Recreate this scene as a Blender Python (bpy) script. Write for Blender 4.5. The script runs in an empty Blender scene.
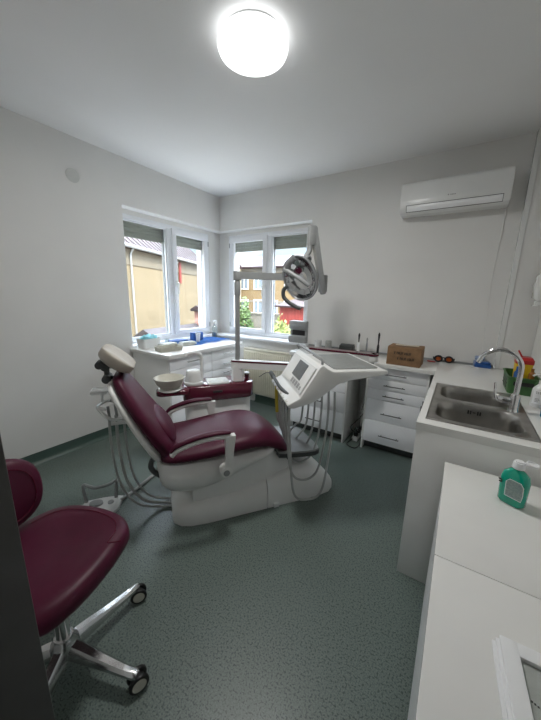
import bpy, bmesh, math, random
from mathutils import Vector, Matrix
random.seed(7)
PI = math.pi
scn = bpy.context.scene
C = scn.collection

# ------------------------------------------------------------------ camera
cam_d = bpy.data.cameras.new('camera'); cam = bpy.data.objects.new('camera', cam_d); C.objects.link(cam)
cam_d.sensor_fit = 'VERTICAL'; cam_d.sensor_height = 24.0; cam_d.lens = 293.7 / 720 * 24.0
cam_d.clip_start = 0.02; cam_d.clip_end = 200
_r = Vector((0.8413, 0.5411, 0.0220)).normalized()
_f = Vector((-0.5243, 0.8234, -0.2166)).normalized()
_u = _r.cross(_f).normalized()
_r = _f.cross(_u).normalized()
m = Matrix((( _r.x, _u.x, -_f.x, 2.890), (_r.y, _u.y, -_f.y, -3.191), (_r.z, _u.z, -_f.z, 1.461), (0, 0, 0, 1)))
cam.matrix_world = m
scn.camera = cam

# ------------------------------------------------------------------ world, sun, exposure
w = bpy.data.worlds.new('sky'); scn.world = w; w.use_nodes = True
nt = w.node_tree; nt.nodes.clear()
out = nt.nodes.new('ShaderNodeOutputWorld'); bg = nt.nodes.new('ShaderNodeBackground')
tc = nt.nodes.new('ShaderNodeTexCoord'); sep = nt.nodes.new('ShaderNodeSeparateXYZ')
rmp = nt.nodes.new('ShaderNodeValToRGB'); noi = nt.nodes.new('ShaderNodeTexNoise'); r2 = nt.nodes.new('ShaderNodeValToRGB')
mx = nt.nodes.new('ShaderNodeMix'); mx.data_type = 'RGBA'
nt.links.new(tc.outputs['Generated'], sep.inputs[0]); nt.links.new(sep.outputs['Z'], rmp.inputs[0])
rmp.color_ramp.elements[0].position = 0.0; rmp.color_ramp.elements[0].color = (0.085, 0.145, 0.195, 1)
rmp.color_ramp.elements[1].position = 0.6; rmp.color_ramp.elements[1].color = (0.46, 0.52, 0.60, 1)
mp = nt.nodes.new('ShaderNodeMapping'); mp.inputs['Scale'].default_value = (1, 1, 3.5)
nt.links.new(tc.outputs['Generated'], mp.inputs[0]); nt.links.new(mp.outputs[0], noi.inputs['Vector'])
noi.inputs['Scale'].default_value = 3.2; noi.inputs['Detail'].default_value = 6
nt.links.new(noi.outputs['Fac'], r2.inputs[0])
r2.color_ramp.elements[0].position = 0.47; r2.color_ramp.elements[1].position = 0.68
nt.links.new(r2.outputs[0], mx.inputs[0]); nt.links.new(rmp.outputs[0], mx.inputs[6])
mx.inputs[7].default_value = (0.50, 0.50, 0.50, 1)
nt.links.new(mx.outputs[2], bg.inputs[0]); zm = nt.nodes.new('ShaderNodeMapRange'); zm.interpolation_type = 'SMOOTHSTEP'
zm.inputs[1].default_value = 0.18; zm.inputs[2].default_value = 0.6; zm.inputs[3].default_value = 3.8; zm.inputs[4].default_value = 16.0
nt.links.new(sep.outputs['Z'], zm.inputs[0]); nt.links.new(zm.outputs[0], bg.inputs[1])
nt.links.new(bg.outputs[0], out.inputs[0])
sd = bpy.data.lights.new('sun', 'SUN'); sd.energy = 4.0; sd.angle = 0.02; sd.color = (1.0, 0.94, 0.84)
sun = bpy.data.objects.new('sun', sd); C.objects.link(sun)
sun.rotation_euler = Vector((-0.80, 0.42, -0.75)).to_track_quat('-Z', 'Y').to_euler()
sun.location = (6, -6, 9)
vs = scn.view_settings
vs.view_transform = 'Standard'; vs.look = 'None'; vs.gamma = 1.0; vs.use_curve_mapping = False
vs.exposure = 0.60
LAMP = 1.5       # glow of the diffuser rim
LAMP_W = 12.0    # light given off by the lamp's lower face

# ------------------------------------------------------------------ materials
def mat(name, col, rough=0.5, metal=0.0, var=0.04, scale=30, bump=0.0, coat=0.0, spec=0.5, col2=None, detail=3, lo=0.35, hi=0.65, bscale=None):
    M_ = bpy.data.materials.new(name); M_.use_nodes = True
    t = M_.node_tree; b = t.nodes['Principled BSDF']
    tc = t.nodes.new('ShaderNodeTexCoord'); n = t.nodes.new('ShaderNodeTexNoise')
    n.inputs['Scale'].default_value = scale; n.inputs['Detail'].default_value = detail
    t.links.new(tc.outputs['Object'], n.inputs['Vector'])
    r = t.nodes.new('ShaderNodeValToRGB'); t.links.new(n.outputs['Fac'], r.inputs[0])
    c = Vector(col)
    a = col2 if col2 else tuple(max(0, x * (1 - var)) for x in c)
    r.color_ramp.elements[0].position = lo; r.color_ramp.elements[1].position = hi
    r.color_ramp.elements[0].color = (*a, 1)
    r.color_ramp.elements[1].color = (*(min(1, x * (1 + var)) for x in c), 1) if not col2 else (*c, 1)
    t.links.new(r.outputs[0], b.inputs['Base Color'])
    b.inputs['Roughness'].default_value = rough; b.inputs['Metallic'].default_value = metal
    b.inputs['Coat Weight'].default_value = coat; b.inputs['Specular IOR Level'].default_value = spec
    if bump:
        bn = t.nodes.new('ShaderNodeBump'); bn.inputs['Strength'].default_value = bump; bn.inputs['Distance'].default_value = 0.003
        n2 = t.nodes.new('ShaderNodeTexNoise'); n2.inputs['Scale'].default_value = bscale or scale * 4
        t.links.new(tc.outputs['Object'], n2.inputs['Vector']); t.links.new(n2.outputs['Fac'], bn.inputs['Height'])
        t.links.new(bn.outputs[0], b.inputs['Normal'])
    return M_
def glass_mat(name, tint=(1, 1, 1), refl=0.08, rough=0.0, alpha=1.0):
    M_ = bpy.data.materials.new(name); M_.use_nodes = True
    t = M_.node_tree; t.nodes.clear()
    o = t.nodes.new('ShaderNodeOutputMaterial'); tr = t.nodes.new('ShaderNodeBsdfTransparent'); gl = t.nodes.new('ShaderNodeBsdfGlossy')
    tr.inputs[0].default_value = (*tint, 1); gl.inputs['Roughness'].default_value = rough
    lw = t.nodes.new('ShaderNodeLayerWeight'); lw.inputs[0].default_value = 0.25
    n = t.nodes.new('ShaderNodeTexNoise'); n.inputs['Scale'].default_value = 3
    ma = t.nodes.new('ShaderNodeMath'); ma.operation = 'MULTIPLY_ADD'; ma.inputs[1].default_value = 0.5; ma.inputs[2].default_value = refl
    m2 = t.nodes.new('ShaderNodeMath'); m2.operation = 'MULTIPLY'
    t.links.new(lw.outputs['Fresnel'], m2.inputs[0]); t.links.new(n.outputs['Fac'], m2.inputs[1]); t.links.new(m2.outputs[0], ma.inputs[0])
    ms = t.nodes.new('ShaderNodeMixShader'); t.links.new(ma.outputs[0], ms.inputs[0])
    t.links.new(tr.outputs[0], ms.inputs[1]); t.links.new(gl.outputs[0], ms.inputs[2]); t.links.new(ms.outputs[0], o.inputs[0])
    return M_
def emit_mat(name, col, strength):
    M_ = bpy.data.materials.new(name); M_.use_nodes = True
    t = M_.node_tree; b = t.nodes['Principled BSDF']
    b.inputs['Base Color'].default_value = (0.9, 0.9, 0.9, 1)
    n = t.nodes.new('ShaderNodeTexNoise'); n.inputs['Scale'].default_value = 4; n.inputs['Distortion'].default_value = 2
    tc = t.nodes.new('ShaderNodeTexCoord'); t.links.new(tc.outputs['Object'], n.inputs['Vector'])
    r = t.nodes.new('ShaderNodeValToRGB'); t.links.new(n.outputs['Fac'], r.inputs[0])
    r.color_ramp.elements[0].color = (*(c * 0.88 for c in col), 1); r.color_ramp.elements[1].color = (*col, 1)
    t.links.new(r.outputs[0], b.inputs['Emission Color']); b.inputs['Emission Strength'].default_value = strength
    return M_

M = {}
M['wall'] = mat('wall_paint', (0.76, 0.755, 0.735), 0.75, var=0.015, scale=2.5, bump=0.06, bscale=120)
M['ceil'] = mat('ceiling_paint', (0.87, 0.87, 0.865), 0.8, var=0.01, scale=2)
M['stain'] = mat('wall_stain', (0.60, 0.61, 0.59), 0.8, var=0.02)
M['white'] = mat('white_laminate', (0.92, 0.93, 0.94), 0.28, var=0.01, scale=6)
M['sidewhite'] = mat('cabinet_side_laminate', (0.86, 0.86, 0.84), 0.35, var=0.01, scale=6)
M['top'] = mat('white_worktop', (0.84, 0.835, 0.81), 0.14, var=0.01, scale=8)
M['pvc'] = mat('white_window_frame', (0.80, 0.82, 0.85), 0.3, var=0.01)
M['plastic'] = mat('white_plastic', (0.78, 0.79, 0.78), 0.25, var=0.015, scale=8)
M['unitplastic'] = mat('chair_white_plastic', (0.80, 0.80, 0.78), 0.3, var=0.02, scale=6)
M['cream'] = mat('cream_enamel', (0.72, 0.68, 0.55), 0.35, var=0.02)
M['bowl'] = mat('cream_ceramic_bowl', (0.66, 0.64, 0.56), 0.25, var=0.02)
M['burg'] = mat('burgundy_leather', (0.070, 0.006, 0.024), 0.42, var=0.08, scale=12, bump=0.12, bscale=300, spec=0.28)
M['burgplastic'] = mat('burgundy_plastic', (0.10, 0.008, 0.025), 0.16, var=0.05, coat=0.4)
M['beige'] = mat('beige_leather', (0.46, 0.42, 0.36), 0.38, var=0.05, bump=0.1, bscale=200)
M['dark'] = mat('dark_grey_plastic', (0.06, 0.065, 0.065), 0.45, var=0.1)
M['black'] = mat('black_plastic', (0.012, 0.012, 0.013), 0.4, var=0.2)
M['grey'] = mat('grey_plastic', (0.30, 0.31, 0.31), 0.35, var=0.04)
M['armgrey'] = mat('light_grey_plastic', (0.29, 0.30, 0.30), 0.35, var=0.03)
M['mat'] = mat('grey_silicone_mat', (0.25, 0.26, 0.25), 0.6, var=0.05, bump=0.2)
M['hose'] = mat('grey_hose', (0.42, 0.43, 0.42), 0.4, var=0.05)
M['steel'] = mat('brushed_steel', (0.42, 0.41, 0.39), 0.30, 1.0, var=0.08, scale=20, bump=0.05, bscale=400)
M['chrome'] = mat('chrome', (0.75, 0.75, 0.76), 0.09, 1.0, var=0.01)
M['alu'] = mat('polished_aluminium', (0.62, 0.62, 0.62), 0.2, 1.0, var=0.05)
M['handle'] = mat('dark_metal_handle', (0.18, 0.18, 0.18), 0.35, 0.9, var=0.05)
M['screen'] = mat('dark_glass_screen', (0.05, 0.06, 0.07), 0.3, var=0.2, coat=0.0)
M['mirror'] = mat('faceted_reflector', (0.75, 0.76, 0.77), 0.08, 1.0, var=0.03)
M['lampgrey'] = mat('silver_grey_housing', (0.28, 0.29, 0.30), 0.25, 0.3, var=0.05)
M['cyan'] = mat('pale_cyan_cloth', (0.25, 0.62, 0.70), 0.7, var=0.12, scale=40)
M['blue'] = mat('blue_cloth', (0.03, 0.16, 0.50), 0.7, var=0.25, scale=25, bump=0.5)
M['bluebox'] = mat('blue_card', (0.02, 0.10, 0.34), 0.5, var=0.1)
M['paper'] = mat('grey_white_paper', (0.52, 0.53, 0.50), 0.7, var=0.1, scale=40)
M['beigetray'] = mat('beige_tray_plastic', (0.48, 0.47, 0.40), 0.5, var=0.08)
M['card'] = mat('brown_cardboard', (0.26, 0.15, 0.075), 0.8, var=0.12, scale=25, bump=0.2)
M['tape'] = mat('pale_paper_tape', (0.62, 0.55, 0.42), 0.5, var=0.1)
M['ink'] = mat('black_ink', (0.02, 0.018, 0.018), 0.6, var=0.2)
M['red'] = mat('red_plastic', (0.45, 0.02, 0.02), 0.35, var=0.08)
M['yellow'] = mat('yellow_plastic', (0.80, 0.52, 0.02), 0.4, var=0.05)
M['green'] = mat('dark_green_plastic', (0.045, 0.14, 0.04), 0.45, var=0.12)
M['amber'] = glass_mat('amber_lens', (0.55, 0.13, 0.03), 0.1)
M['glass'] = glass_mat('window_glass', (0.97, 0.98, 0.98), 0.02)
M['clear'] = glass_mat('clear_glass', (0.82, 0.87, 0.88), 0.12)
M['teal'] = mat('teal_gel', (0.0, 0.40, 0.27), 0.15, var=0.06, scale=10, coat=0.5)
M['teallabel'] = mat('printed_grey_label', (0.36, 0.44, 0.42), 0.5, var=0.25, scale=180, col2=(0.22, 0.31, 0.29))
M['bluegel'] = mat('blue_liquid', (0.01, 0.20, 0.33), 0.15, var=0.1, coat=0.5)
M['door'] = mat('dark_grey_door_frame', (0.06, 0.06, 0.056), 0.4, var=0.06)
M['shutter'] = mat('grey_green_shutter', (0.34, 0.36, 0.31), 0.55, var=0.04)
M['base'] = mat('green_cove_vinyl', (0.075, 0.125, 0.105), 0.4, col2=(0.05, 0.09, 0.075), scale=180)
M['lamp'] = emit_mat('lit_diffuser', (0.97, 0.99, 1.0), LAMP)

def floor_mat():
    M_ = bpy.data.materials.new('speckled_green_vinyl'); M_.use_nodes = True
    t = M_.node_tree; b = t.nodes['Principled BSDF']
    tc = t.nodes.new('ShaderNodeTexCoord')
    n = t.nodes.new('ShaderNodeTexNoise'); n.inputs['Scale'].default_value = 210; n.inputs['Detail'].default_value = 4; n.inputs['Roughness'].default_value = 0.7
    n2 = t.nodes.new('ShaderNodeTexNoise'); n2.inputs['Scale'].default_value = 1.6; n2.inputs['Detail'].default_value = 3
    v = t.nodes.new('ShaderNodeTexNoise'); v.inputs['Scale'].default_value = 130; v.inputs['Detail'].default_value = 1
    for x in (n, n2, v): t.links.new(tc.outputs['Object'], x.inputs['Vector'])
    r = t.nodes.new('ShaderNodeValToRGB'); t.links.new(n.outputs['Fac'], r.inputs[0])
    r.color_ramp.elements[0].position = 0.33; r.color_ramp.elements[1].position = 0.70
    r.color_ramp.elements[0].color = (0.085, 0.118, 0.105, 1); r.color_ramp.elements[1].color = (0.215, 0.262, 0.238, 1)
    rv = t.nodes.new('ShaderNodeValToRGB'); t.links.new(v.outputs['Fac'], rv.inputs[0])
    rv.color_ramp.elements[0].position = 0.36; rv.color_ramp.elements[1].position = 0.45
    rv.color_ramp.elements[0].color = (0.40, 0.45, 0.45, 1); rv.color_ramp.elements[1].color = (1, 1, 1, 1)
    mx = t.nodes.new('ShaderNodeMix'); mx.data_type = 'RGBA'; mx.blend_type = 'MULTIPLY'; mx.inputs[0].default_value = 1
    t.links.new(r.outputs[0], mx.inputs[6]); t.links.new(rv.outputs[0], mx.inputs[7])
    t.links.new(mx.outputs[2], b.inputs['Base Color'])
    mr = t.nodes.new('ShaderNodeMapRange'); t.links.new(n2.outputs['Fac'], mr.inputs[0]); mr.inputs[3].default_value = 0.30; mr.inputs[4].default_value = 0.48
    t.links.new(mr.outputs[0], b.inputs['Roughness'])
    bn = t.nodes.new('ShaderNodeBump'); bn.inputs['Strength'].default_value = 0.05; t.links.new(n.outputs['Fac'], bn.inputs['Height']); t.links.new(bn.outputs[0], b.inputs['Normal'])
    return M_
M['floor'] = floor_mat()

# ------------------------------------------------------------------ mesh helpers
class MB:
    def __init__(s, mw=None): s.bm = bmesh.new(); s.mw = mw
    def box(s, x0, x1, y0, y1, z0, z1, bev=0.0, seg=2, rot=None, piv=None):
        b = bmesh.new(); bmesh.ops.create_cube(b, size=1)
        for v in b.verts:
            v.co = Vector(((x0 + x1) / 2 + v.co.x * (x1 - x0), (y0 + y1) / 2 + v.co.y * (y1 - y0), (z0 + z1) / 2 + v.co.z * (z1 - z0)))
        if bev: bmesh.ops.bevel(b, geom=b.edges[:], offset=min(bev, abs(x1-x0)*.45, abs(y1-y0)*.45, abs(z1-z0)*.45), segments=seg, affect='EDGES', profile=0.5)
        if rot is not None:
            p = Vector(piv) if piv else Vector(((x0 + x1) / 2, (y0 + y1) / 2, (z0 + z1) / 2))
            for v in b.verts: v.co = rot @ (v.co - p) + p
        s._add(b); return s
    def _add(s, b):
        vm = {}
        for v in b.verts: vm[v] = s.bm.verts.new(v.co)
        for f in b.faces:
            try: s.bm.faces.new([vm[v] for v in f.verts])
            except ValueError: pass
        b.free()
    def cyl(s, p0, p1, r0, r1=None, n=20, bev=0.0):
        r1 = r0 if r1 is None else r1
        p0 = Vector(p0); p1 = Vector(p1); ax = (p1 - p0); L = ax.length
        prof = [(0, 0), (r0, 0), (r1, L), (0, L)]
        if bev: prof = [(0, 0), (r0 - bev, 0), (r0 - bev * .3, bev * .3), (r0, bev), (r1, L - bev), (r1 - bev * .3, L - bev * .3), (r1 - bev, L), (0, L)]
        return s.lathe(prof, p0, ax, n)
    def lathe(s, prof, o=(0, 0, 0), ax=(0, 0, 1), n=24, sx=1, sy=1):
        o = Vector(o); q = Vector((0, 0, 1)).rotation_difference(Vector(ax).normalized())
        rings = []
        for r, z in prof:
            if r < 1e-6: rings.append([s.bm.verts.new(o + q @ Vector((0, 0, z)))])
            else: rings.append([s.bm.verts.new(o + q @ Vector((r * sx * math.cos(2 * PI * k / n), r * sy * math.sin(2 * PI * k / n), z))) for k in range(n)])
        for a, b in zip(rings, rings[1:]):
            for k in range(n):
                j = (k + 1) % n
                if len(a) == 1 and len(b) == 1: continue
                if len(a) == 1: s.bm.faces.new((a[0], b[j], b[k]))
                elif len(b) == 1: s.bm.faces.new((a[k], a[j], b[0]))
                else: s.bm.faces.new((a[k], a[j], b[j], b[k]))
        return s
    def tube(s, pts, r, n=8, smooth=6, flat=1.0):
        P = [Vector(p) for p in pts]
        if smooth and len(P) > 2:
            Q = []
            for i in range(len(P) - 1):
                a = P[max(i - 1, 0)]; b = P[i]; c = P[i + 1]; d = P[min(i + 2, len(P) - 1)]
                for k in range(smooth):
                    t = k / smooth
                    Q.append(0.5 * ((2 * b) + (c - a) * t + (2 * a - 5 * b + 4 * c - d) * t * t + (3 * b - a - 3 * c + d) * t ** 3))
            Q.append(P[-1]); P = Q
        N = len(P); rr = r if callable(r) else (lambda t: r)
        T = [(P[min(i + 1, N - 1)] - P[max(i - 1, 0)]).normalized() for i in range(N)]
        up = Vector((0, 0, 1)) if abs(T[0].z) < 0.9 else Vector((0, 1, 0))
        x = T[0].cross(up).normalized(); rings = []
        for i in range(N):
            x = (x - T[i] * x.dot(T[i])).normalized(); y = T[i].cross(x)
            R = rr(i / (N - 1))
            rings.append([s.bm.verts.new(P[i] + x * R * math.cos(2 * PI * k / n) + y * R * flat * math.sin(2 * PI * k / n)) for k in range(n)])
        for a, b in zip(rings, rings[1:]):
            for k in range(n): s.bm.faces.new((a[k], a[(k + 1) % n], b[(k + 1) % n], b[k]))
        s.bm.faces.new(rings[0][::-1]); s.bm.faces.new(rings[-1]); return s
    def loft(s, rings, cap=True):
        R = [[s.bm.verts.new(Vector(p)) for p in r] for r in rings]; n = len(R[0])
        for a, b in zip(R, R[1:]):
            for k in range(n): s.bm.faces.new((a[k], a[(k + 1) % n], b[(k + 1) % n], b[k]))
        if cap: s.bm.faces.new(R[0][::-1]); s.bm.faces.new(R[-1])
        return s
    def prism(s, poly, axis, a, b, bev=0.0, seg=2):
        # poly in the two other axes, extruded along axis from a to b
        def P(u, v, t): return {'x': (t, u, v), 'y': (u, t, v), 'z': (u, v, t)}[axis]
        m_ = bmesh.new()
        A = [m_.verts.new(P(u, v, a)) for u, v in poly]; B = [m_.verts.new(P(u, v, b)) for u, v in poly]
        m_.faces.new(A); m_.faces.new(B[::-1]); n = len(poly)
        for k in range(n): m_.faces.new((A[k], B[k], B[(k + 1) % n], A[(k + 1) % n]))
        bmesh.ops.recalc_face_normals(m_, faces=m_.faces[:])
        if bev: bmesh.ops.bevel(m_, geom=m_.edges[:], offset=bev, segments=seg, affect='EDGES', profile=0.5, clamp_overlap=True)
        s._add(m_); return s
    def build(s, name, material, parent=None, sharp=38, loc=None, rotz=0, sub=0, edge_mats=None):
        bmesh.ops.recalc_face_normals(s.bm, faces=s.bm.faces[:])
        me = bpy.data.meshes.new(name); s.bm.to_mesh(me); s.bm.free()
        for p in me.polygons: p.use_smooth = True
        me.set_sharp_from_angle(angle=math.radians(sharp))
        me.materials.append(material)
        o = bpy.data.objects.new(name, me); C.objects.link(o)
        if parent is not None: o.parent = parent
        if loc is not None: o.location = loc
        if rotz: o.rotation_euler.z = rotz
        if sub:
            md = o.modifiers.new('sub', 'SUBSURF'); md.levels = sub; md.render_levels = sub
        return o
def tag(o, label, cat, group=None, kind=None):
    if label: o['label'] = label
    if cat: o['category'] = cat
    if group: o['group'] = group
    if kind: o['kind'] = kind
    return o
def thing(name, label, cat, loc=(0, 0, 0), rz=0, group=None):
    o = bpy.data.objects.new(name, None); C.objects.link(o); o.empty_display_size = 0.1
    o.location = loc; o.rotation_euler = (0, 0, rz); return tag(o, label, cat, group)
def struct(o, label=None, cat=None):
    o['kind'] = 'structure'
    if label: o['label'] = label; o['category'] = cat
    return o
def rrect(cx, cy, hx, hy, r, z, n=5, e=None):
    pts = []
    for (sx, sy, a0) in ((1, 1, 0), (-1, 1, 90), (-1, -1, 180), (1, -1, 270)):
        for k in range(n + 1):
            a = math.radians(a0 + 90 * k / n)
            pts.append((cx + sx * (hx - r) + r * math.cos(a), cy + sy * (hy - r) + r * math.sin(a), z))
    return pts
def superell(cx, cy, hx, hy, z, e=3.0, n=40):
    pts = []
    for k in range(n):
        a = 2 * PI * k / n; c, s_ = math.cos(a), math.sin(a)
        pts.append((cx + hx * math.copysign(abs(c) ** (2 / e), c), cy + hy * math.copysign(abs(s_) ** (2 / e), s_), z))
    return pts
def cushion(mb, rings):  # rings: list of (scale_inset, z) over an outline function
    pass

# ------------------------------------------------------------------ room shell
W_, H_, YF = 3.42, 2.70, -3.25
NT = 2.28       # niche top
mb = MB(); mb.box(-0.35, W_ + 0.2, -5.2, 0.35, -0.15, 0.0); struct(mb.build('floor', M['floor']), 'green speckled vinyl floor of the treatment room', 'floor')
mb = MB(); mb.box(-0.35, W_ + 0.2, -5.2, 0.35, H_, H_ + 0.2); struct(mb.build('ceiling', M['ceil']), 'plain white ceiling with a round lamp', 'ceiling')
# left wall (niche y -1.383 .. 0, z 0.88 .. NT, depth .12; frame plane x=-.12)
mb = MB()
mb.box(-0.35, 0, -3.43, -1.383, 0, H_)
mb.box(-0.35, 0, -1.383, 0, 0, 0.86)
mb.box(-0.35, 0, -1.383, 0.0, NT, H_)
mb.box(-0.35, -0.12, -1.383, -0.0955, 2.235, NT - .0005)
mb.box(-0.35, -0.12, -0.095, 0.35, 0.0, H_)
mb.box(-0.12, 0.0, 0.0, 0.35, NT, H_)
mb.box(-0.12, 0.0, 0.0, 0.12, 0, 0.86)
struct(mb.build('wall_left', M['wall']), 'plain off-white left wall with a wide window niche', 'wall')
mb = MB()
mb.box(1.366, W_ + 0.2, 0, 0.35, 0, H_)
mb.box(0, 1.366, 0, 0.35, 0, 0.87)
mb.box(0, 1.366, 0, 0.35, NT, H_)
mb.box(0.0555, 1.2995, 0.12, 0.35, 2.235, NT - .0005)
mb.box(-0.12, 0.055, 0.12, 0.35, 0, H_)
mb.box(1.30, 1.366, 0.12, 0.35, 0.87, NT)
struct(mb.build('wall_back', M['wall']), 'off-white back wall with a window niche at its left end', 'wall')
mb = MB(); mb.box(W_, W_ + 0.2, -5.2, 0, 0, H_); struct(mb.build('wall_right', M['wall']), 'off-white right wall beside the sink', 'wall')
mb = MB(); mb.box(3.195, W_, -0.05, 0, 0.88, H_, bev=0.004)
struct(mb.build('trim_1', M['wall']), 'shallow boxed pipe casing in the back right corner', 'casing')
mb = MB()
mb.box(-0.35, 2.32, YF - 0.18, YF, 0, H_); mb.box(3.36, W_, YF - 0.18, YF, 0, H_); mb.box(2.32, 3.36, YF - 0.18, YF, 2.12, H_)
struct(mb.build('wall_front', M['wall']), 'off-white wall holding the doorway', 'wall')
mb = MB(); mb.box(-0.35, W_ + .2, -5.2, -5.0, 0, H_); mb.box(-0.35, -0.15, -5.0, YF - 0.2, 0, H_)
struct(mb.build('wall_hall', M['wall']), 'wall of the hallway beyond the doorway', 'wall')
mb = MB(); mb.box(3.188, 3.200, -0.056, -0.001, 0.882, H_ - .002); mb.box(3.188, 3.222, -0.058, -0.051, 0.882, H_ - .002)  # added strip: its white stands in for window light on the casing side
struct(mb.build('painted_light_strip', M['plastic']), 'added narrow white strip painting window light on the pipe casing edge', 'painted light strip')
# baseboards
mb = MB(); mb.prism([(0.0, 0.0), (0.035, 0.0), (0.012, 0.018), (0.005, 0.04), (0.005, 0.10), (0.0, 0.10)], 'y', -3.24, -1.45)
struct(mb.build('baseboard_left', M['base']), 'dark green coved vinyl skirting along the left wall', 'skirting')
mb = MB(); mb.prism([(-0.0, 0.0), (-0.035, 0.0), (-0.012, 0.018), (-0.005, 0.04), (-0.005, 0.10), (0.0, 0.10)], 'x', 0.62, 1.41)
struct(mb.build('baseboard_back', M['base']), 'dark green coved vinyl skirting under the radiator', 'skirting')
mb = MB(); mb.lathe([(0, 0), (0.055, 0.0), (0.05, 0.0008), (0, 0.0008)], (0.0, -1.80, 2.40), (1, 0, 0), 24)
struct(mb.build('trim_2', M['stain']), 'faint round grey patch high on the left wall', 'patch')

# ------------------------------------------------------------------ windows
def window(name, n_, org, ex, ey, wdt, z0, z1, mull, sash_side, label):
    # local: u along the wall, y out of the room (0 = inner face), z up
    root = bpy.data.objects.new(name, None); C.objects.link(root); root.location = org
    root.rotation_euler.z = math.atan2(ex[1], ex[0]); struct(root, label, 'window')
    d = 0.07
    f = MB()
    f.box(0, wdt, 0, d, z0, z0 + 0.05, .004); f.box(0, wdt, 0, d, z1 - 0.045, z1, .004)
    f.box(0, 0.045, 0.001, d - .001, z0 + .04, z1 - .04, .004); f.box(wdt - 0.045, wdt, 0.001, d - .001, z0 + .04, z1 - .04, .004)
    f.box(mull - 0.035, mull + 0.035, 0.002, d - .002, z0 + .04, z1 - .04, .004)
    fr = f.build('window_frame', M['pvc'], root)
    bays = [(0.045, mull - 0.035), (mull + 0.035, wdt - 0.045)]
    for i, (a, b) in enumerate(bays):
        if i == sash_side:
            s_ = MB(); q = 0.065; e = 0.012
            za, zb = z0 + 0.035, z1 - 0.03; aa, bb = a - e, b + e
            s_.box(aa, bb, -0.018, 0.03, za, za + q, .006); s_.box(aa, bb, -0.018, 0.03, zb - q, zb, .006)
            s_.box(aa, aa + q, -0.017, 0.029, za + .03, zb - .03, .006); s_.box(bb - q, bb, -0.017, 0.029, za + .03, zb - .03, .006)
            so = s_.build('sash', M['pvc'], root)
            g = MB(); g.box(aa + q - .005, bb - q + .005, 0.008, 0.014, za + q - .005, zb - q + .005); g.build('glass_pane', M['glass'], so)
            hx = (aa + q / 2) if sash_side == 1 else (bb - q / 2)
            h = MB(); h.box(hx - 0.014, hx + 0.014, -0.028, -0.017, (z0+z1)/2 - .035, (z0+z1)/2 + .035, .004)
            h.box(hx - 0.010, hx + 0.010, -0.058, -0.026, (z0+z1)/2 - .012, (z0+z1)/2 + .012, .004)
            h.box(hx - 0.011, hx + 0.011, -0.062, -0.045, (z0+z1)/2 - .12, (z0+z1)/2 + .014, .005); h.build('window_handle', M['plastic'], so)
            hg = MB()
            ox = bb + .004 if sash_side == 1 else aa - .004
            for zz in (za + .1, zb - .1): hg.cyl((ox, -0.02, zz - .03), (ox, -0.02, zz + .03), .006, n=10)
            hg.build('hinge', M['grey'], so)
        else:
            g = MB(); g.box(a - .004, b + .004, 0.03, 0.036, z0 + .046, z1 - .041); g.build('glass_pane', M['glass'], root)
            bd = MB()
            for k in (0,):
                bd.box(a, b, 0.018, 0.03, z0 + .05, z0 + .068, .003); bd.box(a, b, 0.018, 0.03, z1 - .063, z1 - .045, .003)
                bd.box(a, a + .016, 0.019, 0.03, z0 + .05, z1 - .045, .003); bd.box(b - .016, b, 0.019, 0.03, z0 + .05, z1 - .045, .003)
            bd.build('glazing_bead', M['pvc'], root)
        sh = MB(); zz = z1 - 0.03
        while zz > (2.07 if i == sash_side else 2.055):
            sh.box(a - .01, b + .01, 0.082, 0.094, zz - 0.038, zz - 0.001, .004); zz -= 0.038
        sh.box(a - .01, b + .01, 0.080, 0.098, zz - 0.022, zz, .003)
        sh.build('roller_shutter', M['shutter'], root)
        rl = MB(); rl.box(a - .016, a + .008, .072, .104, z0, z1, .002); rl.box(b - .008, b + .016, .072, .104, z0, z1, .002)
        rl.build('shutter_rail', M['grey'], root)
    return root
# window 1: inner face x=-.12, u runs along +y ; outward = -x : rotate +90deg => local y -> -x  good
w1 = window('window_1', 1, (-0.12, -1.383, 0), (0, 1), None, 1.288, 0.90, 2.235, 0.645, 1, 'white two-bay window in the left wall facing a yellow house')
# window 2: u along +x, local y -> +y
w2 = window('window_2', 2, (0.055, 0.12, 0), (1, 0), None, 1.245, 0.90, 2.235, 0.665, 0, 'white two-bay window in the back wall facing an orange block')
mb = MB(); mb.box(-0.12, 0.0, -1.383, 0.12, 0.86, 0.90, .003); mb.box(-.19, -.12, -1.383, -.095, .86, .90)
o = mb.build('trim_3', M['pvc']); struct(o, 'white sill board of the left window', 'window sill')
mb = MB(); mb.box(0.0, 1.40, -0.07, 0.12, 0.872, 0.902, .006, 3); mb.box(.055, 1.30, .12, .19, .872, .902)
o = mb.build('trim_4', M['pvc']); struct(o, 'white sill board of the back window', 'window sill')

# ------------------------------------------------------------------ door frame at left, beside the camera
JX = 2.433
dr = bpy.data.objects.new('door_1', None); C.objects.link(dr); dr.location = (JX - .075, -3.10, 0); struct(dr, 'dark grey door frame at the left edge', 'door frame')
mb = MB(); mb.box(-0.05, 0.075, -0.34, 0.012, 0, 2.12, .003); mb.build('door_jamb', M['door'], dr)
mb = MB(); mb.box(0.925, 0.98, -0.34, -0.13, 0, 2.12, .003); mb.build('door_jamb', M['door'], dr)
mb = MB(); mb.box(0.075, 0.925, -0.34, -0.14, 2.06, 2.12, .003); mb.build('door_head', M['door'], dr)
mb = MB(); mb.box(0.0752, 0.0775, -0.055, -0.030, 1.17, 1.25, .001); mb.box(.0775, .0785, -.048, -.037, 1.19, 1.23); mb.build('strike_plate', M['alu'], dr)
mb = MB(); mb.cyl((0.0752, -0.062, 1.03), (0.079, -0.062, 1.03), 0.011, n=16); mb.build('lock_hole', M['black'], dr)

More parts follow.
